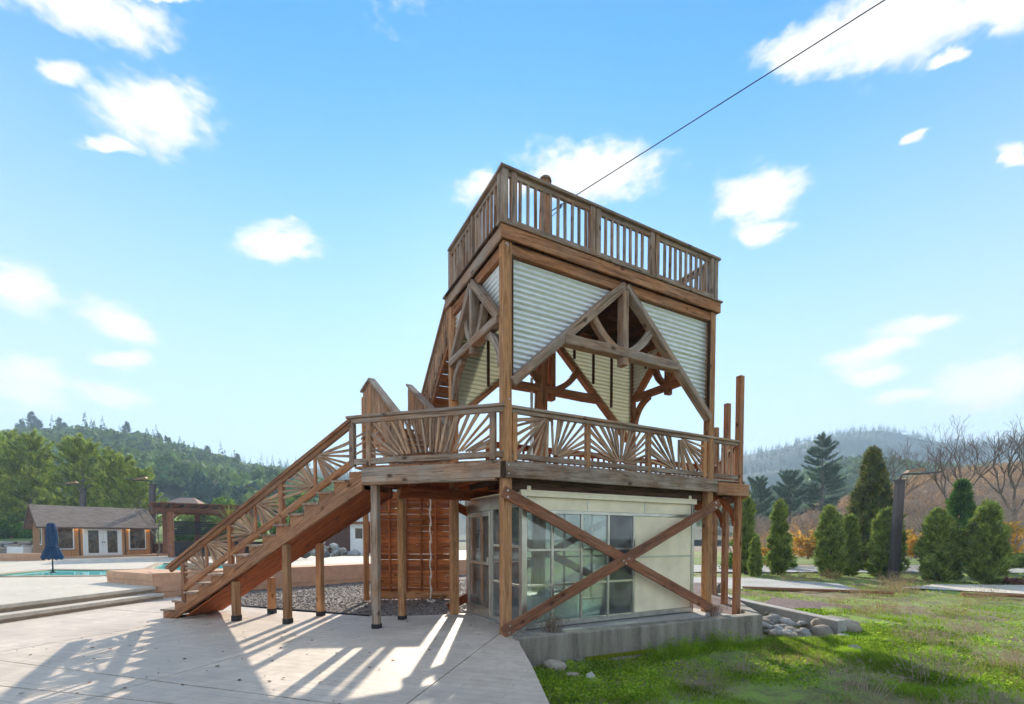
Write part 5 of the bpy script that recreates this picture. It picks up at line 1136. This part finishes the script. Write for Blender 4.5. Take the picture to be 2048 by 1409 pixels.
AB = bush_mesh(.75, .4, .35, 1500, .06, M_CEDAR, 41, 4); plant('cedar_bough', AB, ('stems', 'foliage'), 19.6, 19.6, 1.75, 1.0, 'cedar bough bridging the two large cedars at their tops', 'shrub', rz=-.6)
plant('cedar_bough', AB, ('stems', 'foliage'), 17.6, 22.4, .85, .85, 'low brownish bough bridging two small cedars before the lamp post', 'shrub', rz=-.6)
SJ = bush_mesh(1.5, 1.0, .75, 2200, .07, M_CEDAR, 43, 5, .3); plant('spreading_juniper', SJ, ('stems', 'foliage'), 22.0, 19.2, .25, .95, 'low spreading juniper bough beside the path at the frame edge', 'shrub')
HT = bush_mesh(1.3, .6, .35, 1600, .05, leaf_mat('heather', [(.18, .08, .06), (.26, .12, .09), (.14, .08, .05)], .2), 44, 5); plant('heather_clump', HT, ('stems', 'foliage'), 20.9, 18.6, -.4, 1.0, 'low reddish heather clump at the edge of the concrete path', 'shrub')
BC = col_mesh(7.4, 1.45, 9, M_CONE, 60, 150, 1, 1, .34); plant('conical_tree', BC, ('trunk', 'crown'), 21.3, 27.0, -.5, .98, 'big dark conical evergreen rising behind the small cedars', 'tree')
BC2 = col_mesh(5.2, 1.15, 10, M_HEDGE, 60, 110, 1, 1, .28); plant('conical_tree', BC2, ('trunk', 'crown'), 25.6, 26.0, -.45, 1.0, 'green conical evergreen peeking over the two large cedars', 'tree')
MB_ = bush_mesh(1.1, .9, 2.4, 2200, .09, M_BUSH, 46, 6)
for (x, y, s, lab) in ((16.5, 28, 1.0, 'loose light green shrub behind the slim cedar'), (13.6, 27.5, .95, 'light green shrub between the deck posts and the slim cedar')): plant('green_shrub', MB_, ('stems', 'foliage'), x, y, -.45, s, lab, 'shrub')
# autumn shrubs
YS = [bush_mesh(1.5, 1.3, 2.6, 1500, .12, M_YEL, k, 16, .35) for k in (51, 52)]
for i, (x, y, z, s, lab) in enumerate(((20.2, 31, .2, 1.0, 'golden autumn shrub behind the twin-topped cedar'), (21.9, 30, .2, .8, 'small golden shrub at the foot of the big conical tree'), (26.2, 29.5, .3, .95, 'orange-yellow shrub just beyond the near lamp post'), (31.8, 29, -.2, 1.1, 'yellow shrub at the frame edge behind the juniper'), (17.8, 31, -.4, .9, 'pale golden shrub among brown twigs behind the fence stub'))):
    plant('autumn_shrub', YS[i % 2], ('stems', 'foliage'), x, y, z, s, lab, 'shrub', 'autumn shrubs behind the cedars')
# pines and bare trees beyond
PP = pine_mesh(17, 3.1, 60, 5.0, 21, M_PINE2, .9, .35, .55, .06, .42); plant('ponderosa_pine', PP, ('trunk', 'crown'), 47.5, 70, 1.0, .95, 'tall open-crowned pine standing above the autumn shrubs', 'tree')
PQ = pine_mesh(11, 2.8, 61, 4.0, 11, M_PINE2, 1., .05, .55, .07, .35)
for (x, y, z, s, lab) in ((44.5, 73, 1.0, 1.0, 'round-topped pine left of the tall open pine'), (40.2, 75, 1.0, .93, 'slim round-topped pine next to the tall deck post'), (41.6, 82, 1.5, .75, 'small distant pine between the two round-topped pines')): plant('round_pine', PQ, ('trunk', 'crown'), x, y, z, s, lab, 'tree')
def bare(name, x, y, z, h, seed, depth, r0, sp, label, mat=M_BARK):
    tb, tips = bare_mesh(h, seed, depth, r0, sp); plant(name, (tb.mesh('branches', mat),), ('branches',), x, y, z, 1., label, 'tree', 'leafless trees on the slope', 0.)
bare('bare_tree', 40.2, 41, .8, 10.2, 71, 8, .17, .55, 'broad leafless tree with many rising limbs against the hill'); bare('bare_tree', 44.3, 40, .8, 10.0, 72, 8, .17, .5, 'leafless leaning tree at the frame edge against the hill'); bare('bare_tree', 36.0, 44, 1.0, 9.0, 73, 7, .14, .6, 'smaller leafless tree left of the broad leafless one')

# ------------------------------------------------------------------ hills
def interp(tab, x): a = np.array(tab); return np.interp(x, a[:, 0], a[:, 1])
class Hill:
    def __init__(s, tab, d0, d1, drop, z0, seed): s.tab, s.d0, s.d1, s.drop, s.z0, s.seed = tab, d0, d1, drop, z0, seed
    def z(s, X, Y):
        t = X/np.maximum(Y, 1.); ridge = np.maximum(s.z0, (interp(s.tab, t)-s.drop)*s.d1+1.5); q = np.clip((Y-s.d0)/(s.d1-s.d0), 0, 1); q = q*q*(3-2*q)*.55+q*.45
        back = np.clip((Y-s.d1)/(s.d1*.25), 0, 1); n = .06*np.sin(X*.045+s.seed)*np.cos(Y*.05+s.seed)*(1-q)*q*4
        return s.z0+(ridge-s.z0)*np.maximum(0, q+n)-back*back*(ridge-s.z0)*.8
    def build(s, mat, t0, t1, nx=120, ny=60):
        tt = np.linspace(t0, t1, nx); yy = np.linspace(s.d0, s.d1*1.25, ny); YY, TT = np.meshgrid(yy, tt, indexing='ij'); XX = YY*TT; V = np.stack([XX, YY, s.z(XX, YY)], -1).reshape(-1, 3)
        i = np.arange(ny-1)[:, None]*nx+np.arange(nx-1)[None]; F = np.stack([i, i+1, i+nx+1, i+nx], -1).reshape(-1, 4); return structure(obj('hill', fast('hill', V, F, mat, True)))
HL = Hill([(-1.6, .25), (-1.442, .246), (-1.225, .235), (-1.116, .23), (-1.05, .244), (-.985, .246), (-.898, .248), (-.833, .241), (-.768, .227), (-.703, .205), (-.638, .183), (-.573, .165), (-.507, .157), (-.42, .138), (-.333, .1), (-.246, .05), (-.15, .01)], 62, 260, .044, 2.0, 1)
HLF = Hill([(-.8, .11), (-.683, .127), (-.595, .159), (-.507, .168), (-.42, .164), (-.354, .154), (-.245, .132), (-.081, .105), (.083, .1), (.3, .08)], 300, 480, .012, 0, 2)
HR = Hill([(-.2, .05), (-.026, .083), (.193, .127), (.411, .165), (.509, .187), (.585, .203), (.672, .222), (.737, .235), (.802, .243), (.857, .233), (.912, .219), (.988, .211), (1.117, .214), (1.338, .203), (1.613, .159)], 280, 620, .008, 0, 3)
HRM = Hill([(.3, .05), (.5, .094), (.587, .111), (.673, .159), (.738, .176), (.804, .178), (.881, .165), (.957, .159), (1.119, .165), (1.395, .159)], 110, 230, .025, 1, 4)
HRN = Hill([(.3, .0), (.457, .018), (.522, .05), (.588, .072), (.675, .1), (.762, .127), (.848, .154), (.957, .181), (1.118, .192), (1.393, .192)], 42, 112, .05, -.5, 5)
M_HILLG = lawn_mat('hill_ground', (.05, .06, .025), (.09, .085, .04)); M_HILLB = lawn_mat('brown_hill_ground', (.22, .15, .09), (.32, .23, .14))
HL.build(M_HILLG, -1.62, -.14); HLF.build(M_HILLG, -.8, .3, 80, 30); HR.build(M_HILLG, -.2, 1.62); HRM.build(M_HILLG, .3, 1.4); HRN.build(M_HILLB, .3, 1.4)
for (x, y, rz, w, d, h, rh, wl, rf_, lab) in ((-75.5, 100, .25, 5.6, 5, 1.3, 1.5, M_GREYW, M_BRROOF, 'far low grey house with brown hipped roof on the green slope'), (-68.3, 101, .2, 4.6, 4, 1.0, 1.4, M_BRROOF, M_RDROOF, 'far low house with red roof next to the brown-roofed one')):
    house('far_house', x, y, float(HL.z(np.array(x), np.array(y)))+.2, rz, w, d, h, rh, wl, rf_, lab)
structure(obj('slope_lawn', grid_mesh('slope_lawn', -92, -58, 78, 99, 30, 20, lambda X, Y: HL.z(X, Y)+.35, lawn_mat('slope_grass', (.14, .26, .03), (.24, .34, .06)))))
CT = [bush_mesh(4.6, 4.0, 7.5, 3000, .42, M_TEALT, k, 6, .3) for k in (81, 82)]
for i, (x, y, s, lab) in enumerate(((-75, 112, 1.05, 'spreading blue-green cypress above the red-roofed house'), (-64.5, 111, .98, 'dark blue-green cypress nearer the stairs on the slope'))): plant('spreading_cypress', CT[i], ('trunk', 'crown'), x, y, float(HL.z(np.array(x), np.array(y)))+1.2, s, lab, 'tree')
def crown_proto(kind, seed):
    rg = np.random.default_rng(seed)
    if kind == 'thick':
        n = 300; d = unit(n); d[:, 2] = np.abs(d[:, 2])*.95-.2; P = d*(rg.uniform(.5, 1.15, (n, 1)))*np.array([1, 1, .9])+np.array([0, 0, .6]); V, F = leaves(P, .075, .5)
    elif kind == 'oak':
        n = 110; d = unit(n); d[:, 2] = np.abs(d[:, 2])*.95-.2; w = 1+.25*np.sin(3*d[:, 0]+seed)+.2*np.sin(4*d[:, 1]+seed); P = d*w[:, None]*np.array([1, 1, .8])+np.array([0, 0, .65]); V, F = leaves(P, .24, .8, np.cross(d, unit(n)))
    else:
        n = 100; t = rg.uniform(0, 1, n)**.8; a = rg.uniform(0, 6.28, n); q = .36*(1-t)*(.8+.4*rg.uniform(0, 1, n))+.01; P = np.c_[q*np.cos(a), q*np.sin(a), .15+2.25*t]; V, F = leaves(P, .13*(1.25-t), .7, np.c_[np.cos(a), np.sin(a), np.full(n, -.35)])
    return V, F
PR = {'thick': [crown_proto('thick', 30+k) for k in range(4)], 'oak': [crown_proto('oak', k) for k in range(4)], 'fir': [crown_proto('fir', 10+k) for k in range(4)]}
def forest(name, hill, n, t0, t1, y0, y1, kind, s0, s1, mat, label, power=1., mask=None):
    t = RNG.uniform(t0, t1, n); Y = y0+(y1-y0)*RNG.uniform(0, 1, n)**power; X = t*Y; Z = hill.z(X, Y)
    if mask is not None: k = mask(t, Y); X, Y, Z = X[k], Y[k], Z[k]
    Vs = []; Fs = []; b = 0
    for i in range(len(X)):
        V, F = PR[kind][i % 4]; s = RNG.uniform(s0, s1); a = RNG.uniform(0, 6.28); c_, s_ = math.cos(a), math.sin(a)
        W = np.c_[(V[:, 0]*c_-V[:, 1]*s_)*s+X[i], (V[:, 0]*s_+V[:, 1]*c_)*s+Y[i], V[:, 2]*s*RNG.uniform(.85, 1.2)+Z[i]-.3]; Vs.append(W); Fs.append(F+b); b += len(V)
    return tag(obj(name, fast(name, np.concatenate(Vs), np.concatenate(Fs), mat)), label, 'forest', None, 'stuff')
forest('forest', HL, 950, -1.55, -.22, 108, 262, 'oak', 3.2, 5.6, M_OAK, 'hazy green oak woodland covering the hillside behind the pool house', .8)
forest('forest', HL, 100, -1.55, -.3, 130, 258, 'fir', 4.0, 6.0, M_FIR, 'dark firs scattered through the woodland behind the pool house', .6)
forest('forest', HLF, 260, -.75, .28, 330, 482, 'fir', 3.5, 6.0, M_FIR, 'faint blue forest on the farther ridge above the stairs', .5)
forest('forest', HR, 3000, -.1, 1.5, 330, 622, 'fir', 2.4, 4.6, M_FIR, 'blue hazy forest covering the far hill beyond the cedars', .8)
forest('forest', HRM, 520, .42, 1.3, 135, 232, 'oak', 2.6, 4.4, M_OAK, 'grey-green brush covering the middle hill behind the tall pine', .8)
forest('oak_thicket', HRN, 520, .50, 1.3, 50, 116, 'thick', 1.2, 2.3, M_TANL, 'brown leafless oak thicket covering the near slope behind the cedars', .8)
# ridge firs one can tell apart
RF = pine_mesh(13, 2.3, 90, 2.0, 15, M_FIR, .5, .35, .8, .12); k = 0
for t, h in ((-1.07, 1.25), (-1.045, 1.5), (-1.03, 1.15), (-.985, 1.2), (-.975, 1.0), (-.84, 1.15), (-.77, .95), (-.665, 1.1), (-.60, 1.15), (-.575, .9), (-.645, .75)):
    y = 252.; x = t*y; plant('ridge_fir', RF, ('trunk', 'crown'), x, y, float(HL.z(np.array(x), np.array(y)))-1, h*.95, 'dark fir standing out on the skyline of the wooded hill', 'tree', 'firs on the skyline')
# bare twiggy trees in front of the brown slope
BT = []
for sd in (101, 102, 103): tb, tips = bare_mesh(4.4, sd, 5, .08, .7, 3); BT.append(tb.mesh('branches', M_TWIG))
n = 0
for _ in range(400):
    t = random.uniform(.50, 1.18); y = random.uniform(33, 78); x = t*y
    if n >= 90: break
    if y < 44 and t < .62: continue
    plant('twiggy_tree', (BT[n % 3],), ('branches',), x, y, float(HRN.z(np.array(x), np.array(max(y, 42.))))-.2 if y > 42 else -.4, random.uniform(.75, 1.25), 'small twiggy leafless tree in the brown thicket behind the cedars', 'tree', 'twiggy trees in the thicket'); n += 1

# ------------------------------------------------------------------ grass and weeds on the field
def nz(P, s, o=0.): return np.array([mnoise.noise(Vector((p[0]*s+o, p[1]*s, o))) for p in P])
M_GRASS = leaf_mat('grass_blades', [(.12, .24, .02), (.22, .37, .028), (.32, .46, .04), (.36, .44, .07)], .5, 1.1)
M_CLOV = leaf_mat('clover_leaves', [(.12, .24, .02), (.22, .37, .03), (.33, .46, .045), (.40, .47, .08)], .5, 1.4)
M_STRAW = isl_mat('straw', [(.36, .24, .12), (.46, .34, .18), (.28, .19, .11)], .9, .3); M_WEED = isl_mat('dry_weed', [(.32, .24, .18), (.48, .38, .29), (.40, .30, .22), (.56, .46, .36)], .9, .25)
def field_pts(n, xmax=24, ymin=2.6, ymax=26.):
    y = ymin*(ymax/ymin)**RNG.uniform(0, 1, n*2); x = RNG.uniform(.2, 1.25, n*2)*y*1.0; P = np.c_[x, y]
    edge = np.interp(P[:, 1], [0, 4.05, 5.32, 6.5], [.55, .36, .25, .12]); k = P[:, 0] > edge-.03
    wl = (P[:, 1]-6.53)-(P[:, 0]-.1)*.436; k &= ~((wl > -.04) & (P[:, 0] < 4.9)); k &= ~((P[:, 0] < 6.5) & (P[:, 1] > 8.6+np.maximum(0, 4.9-P[:, 0])))
    k &= ~in_poly(P, [(5.5, 17.0), (12.6, 16.3), (13.4, 18.6), (11.2, 21.4), (5.5, 22.5)]); k &= ~in_poly(P, [(14.6, 17.0), (17.2, 14.9), (30, 13.0), (30, 17.0), (17, 18.2)]); k &= ~in_poly(P, [(6.25, 9.1), (6.1, 11.5), (8.4, 14.6), (9.6, 12.8), (7.9, 10.4)])
    return P[k][:n]
def strip(n):       # extra density close to the camera, between the patio edge and the wall
    P = RNG.uniform((.2, 3.0), (9, 12), (n*2, 2)); edge = np.interp(P[:, 1], [0, 4.05, 5.32, 6.5], [.55, .36, .25, .12]); k = (P[:, 0] > edge-.03) & (P[:, 0] < P[:, 1]*1.2); wl = (P[:, 1]-6.53)-(P[:, 0]-.1)*.436; k &= ~((wl > -.04) & (P[:, 0] < 4.9)); k &= ~((P[:, 0] < 6.5) & (P[:, 1] > 8.6+np.maximum(0, 4.9-P[:, 0]))); return P[k][:n]
def up_dirs(n, lean): d = RNG.normal(size=(n, 3))*lean; d[:, 2] = 1; return nrmz(d)
P = np.concatenate([field_pts(60000), strip(75000)]); w = nz(P, .42, 3.); w2 = nz(P, 1.7, 8.); k = (w+.5*w2) > RNG.uniform(-.12, .30, len(P)); P = P[k]; w = w[k]
near_wall = np.exp(-((np.abs((P[:, 1]-6.53)-(P[:, 0]-.1)*.436)/.45)**2))*(P[:, 0] > 2.2)
P3 = np.c_[P, fz(P[:, 0], P[:, 1])]; V, F = tufts(P3, up_dirs(len(P), .35), (.028+.035*np.clip(w+.4, 0, 1))*(1+.9*near_wall)*(1+.03*P[:, 1]), .009, 2, .35)
tag(obj('grass', fast('grass', V, F, M_GRASS)), 'bright green backlit grass growing over the field', 'grass', None, 'stuff')
P = np.concatenate([field_pts(30000), strip(65000)]); w = nz(P, .5, 21.); k = w > RNG.uniform(-.16, .26, len(P)); P = P[k]; P3 = np.c_[P, fz(P[:, 0], P[:, 1])+RNG.uniform(.0, .045, len(P))]; D = RNG.normal(size=(len(P), 3)); D[:, 2] *= .35; V, F = leaves(P3, .015*(1+.05*P[:, 1]), .75, nrmz(D))
tag(obj('clover', fast('clover', V, F, M_CLOV)), 'low clover and moss leaves carpeting the field soil', 'ground cover', None, 'stuff')
P = np.concatenate([field_pts(14000), strip(5000)]); w = nz(P, .55, 40.); k = w > RNG.uniform(.0, .5, len(P)); P = P[k]; P3 = np.c_[P, fz(P[:, 0], P[:, 1])]; V, F = tufts(P3, up_dirs(len(P), .6), .10*(1+.02*P[:, 1]), .006, 3, .6)
tag(obj('dry_grass', fast('dry_grass', V, F, M_STRAW)), 'straw-coloured dry grass scattered among the green', 'grass', None, 'stuff')
# dry weed clumps
def weed_mesh(h, r, n, seed, mat):
    rg = np.random.default_rng(seed); a = rg.uniform(0, 6.28, n); q = rg.uniform(0, 1, n)**.7*r; P = np.c_[q*np.cos(a), q*np.sin(a), np.zeros(n)]; D = np.c_[np.cos(a)*.5*q/r, np.sin(a)*.5*q/r, np.ones(n)]; V1, F1 = tufts(P, D, h, .007, 1, .22)
    T_ = V1.reshape(-1, 3, 3); tip = np.repeat(T_[:, 0]+(T_[:, 2]-T_[:, 0])*rg.uniform(.3, 1., (n, 1)), 3, 0); V2, F2 = tufts(tip, up_dirs(len(tip), .8), h*.28, .005, 2, .8); return fast('stalks', np.concatenate([V1, V2]), np.concatenate([F1, F2+len(V1)]), mat)
WM_ = [weed_mesh(.36, .34, 90, 1, M_WEED), weed_mesh(.30, .40, 110, 2, M_WEED), weed_mesh(.34, .30, 70, 3, M_STRAW)]
wp = [(4.3, 5.6, 0, 1.0), (5.2, 5.75, 1, 1.1), (5.9, 6.3, 0, 1.2), (6.4, 6.9, 1, 1.15), (5.6, 5.1, 1, .9), (6.9, 7.6, 0, 1.2), (7.6, 8.2, 1, 1.2), (3.9, 6.2, 0, .75), (3.3, 6.4, 1, .65), (8.4, 8.6, 0, 1.1), (7.4, 6.6, 1, 1.0), (8.0, 7.2, 0, 1.1), (4.9, 4.7, 0, .8), (3.0, 5.2, 1, .5), (9.4, 9.2, 1, 1.0), (2.2, 4.9, 1, .45)]
for i, (x, y, m, s) in enumerate(wp[::2]):
    o = obj('dry_weed_clump', WM_[m], None, Matrix.Translation((x, y, float(fz(x, y)))) @ Rz(i*1.7) @ Matrix.Diagonal((s, s, s, 1))); tag(o, 'greyish-pink clump of dry branching weeds in the near grass', 'weeds', 'dry weed clumps in the near grass')
wp = [(9.0, 12.4, 2, 1.1), (9.8, 12.0, 2, 1.2), (8.6, 11.0, 2, .9), (11.5, 14.8, 2, 1.4), (12.6, 15.2, 2, 1.5), (13.6, 15.6, 2, 1.6), (14.5, 17.2, 2, 1.5), (15.7, 18.8, 2, 1.6), (17.0, 19.6, 2, 1.4), (12.0, 19.5, 2, 1.3), (13.2, 20.2, 2, 1.3), (14.5, 20.8, 2, 1.4), (12.9, 12.8, 2, 1.1), (14.2, 13.4, 2, 1.2), (16.0, 13.6, 2, 1.1), (10.9, 11.2, 2, .9)]
for i, (x, y, m, s) in enumerate(wp):
    o = obj('straw_tuft', WM_[m], None, Matrix.Translation((x, y, float(fz(x, y)))) @ Rz(i*1.7) @ Matrix.Diagonal((s, s, s, 1))); tag(o, 'golden straw grass tuft in the field towards the cedars', 'grass tuft', 'straw tufts towards the cedars')
TG = weed_mesh(.30, .20, 130, 7, M_GRASS); GT = [(2.35, 7.05), (3.1, 7.55), (3.55, 7.75), (4.2, 8.0), (2.75, 7.3)]
for i, (x, y) in enumerate(GT): tag(obj('grass_tuft', TG, None, Matrix.Translation((x, y, float(fz(x, y)))) @ Rz(i*2.) @ Matrix.Diagonal((1, 1, .8+.1*(i % 3), 1))), ('first', 'third', 'fourth', 'fifth', 'second')[i]+' lush green grass tuft from the mossy footing along the retaining wall', 'grass tuft', 'green tufts along the retaining wall')
DW = weed_mesh(.30, .14, 90, 9, isl_mat('dead_weed', [(.16, .10, .07), (.25, .17, .12)], .9))
for (x, y, s, lab) in ((.62, 7.0, 1.0, 'dead brown weed growing between the wall top and the glass'), (3.75, 8.42, .8, 'dead weed at the far end of the wall top')): tag(obj('dead_weed', DW, None, Matrix.Translation((x, y, .03)) @ Matrix.Diagonal((s, s, s, 1))), lab, 'weed')
MS = np.c_[RNG.uniform(1.1, 2.35, 2600), np.zeros(2600)]; q = (MS[:, 0]-.1)*.436+6.53; MS = np.c_[MS[:, 0]+RNG.uniform(0, .10, 2600)*.4, q-RNG.uniform(.03, .19, 2600), -.345+RNG.uniform(-.01, .01, 2600)]; V, F = leaves(MS, .012, .8)
tag(obj('moss', fast('moss', V, F, leaf_mat('moss_leaves', [(.16, .20, .01), (.26, .28, .015)], .2))), 'yellow-green moss on the footing ledge of the retaining wall', 'moss', None, 'stuff')

# ------------------------------------------------------------------ haze
def haze():
    m = bpy.data.materials.new('haze'); m.use_nodes = True; nt = m.node_tree; nt.nodes.clear(); o = nt.nodes.new('ShaderNodeOutputMaterial'); v = nt.nodes.new('ShaderNodeVolumePrincipled')
    v.inputs['Color'].default_value = (.60, .80, 1.0, 1); v.inputs['Density'].default_value = HAZE_D; v.inputs['Anisotropy'].default_value = 0.0; nt.links.new(v.outputs[0], o.inputs['Volume'])
    try: m.cycles.homogeneous_volume = True
    except Exception: pass
    lo, hi = (-1550, -310, -3), (1550, 1510, 175); V = [(x, y, z) for z in (lo[2], hi[2]) for y in (lo[1], hi[1]) for x in (lo[0], hi[0])]
    o_ = obj('haze', pyd('haze', V, [(0, 2, 3, 1), (4, 5, 7, 6), (0, 1, 5, 4), (2, 6, 7, 3), (0, 4, 6, 2), (1, 3, 7, 5)], m)); o_['kind'] = 'stuff'; o_['label'] = 'thin pale blue haze in the air over the valley'
HAZE_D = 0.0009
haze()
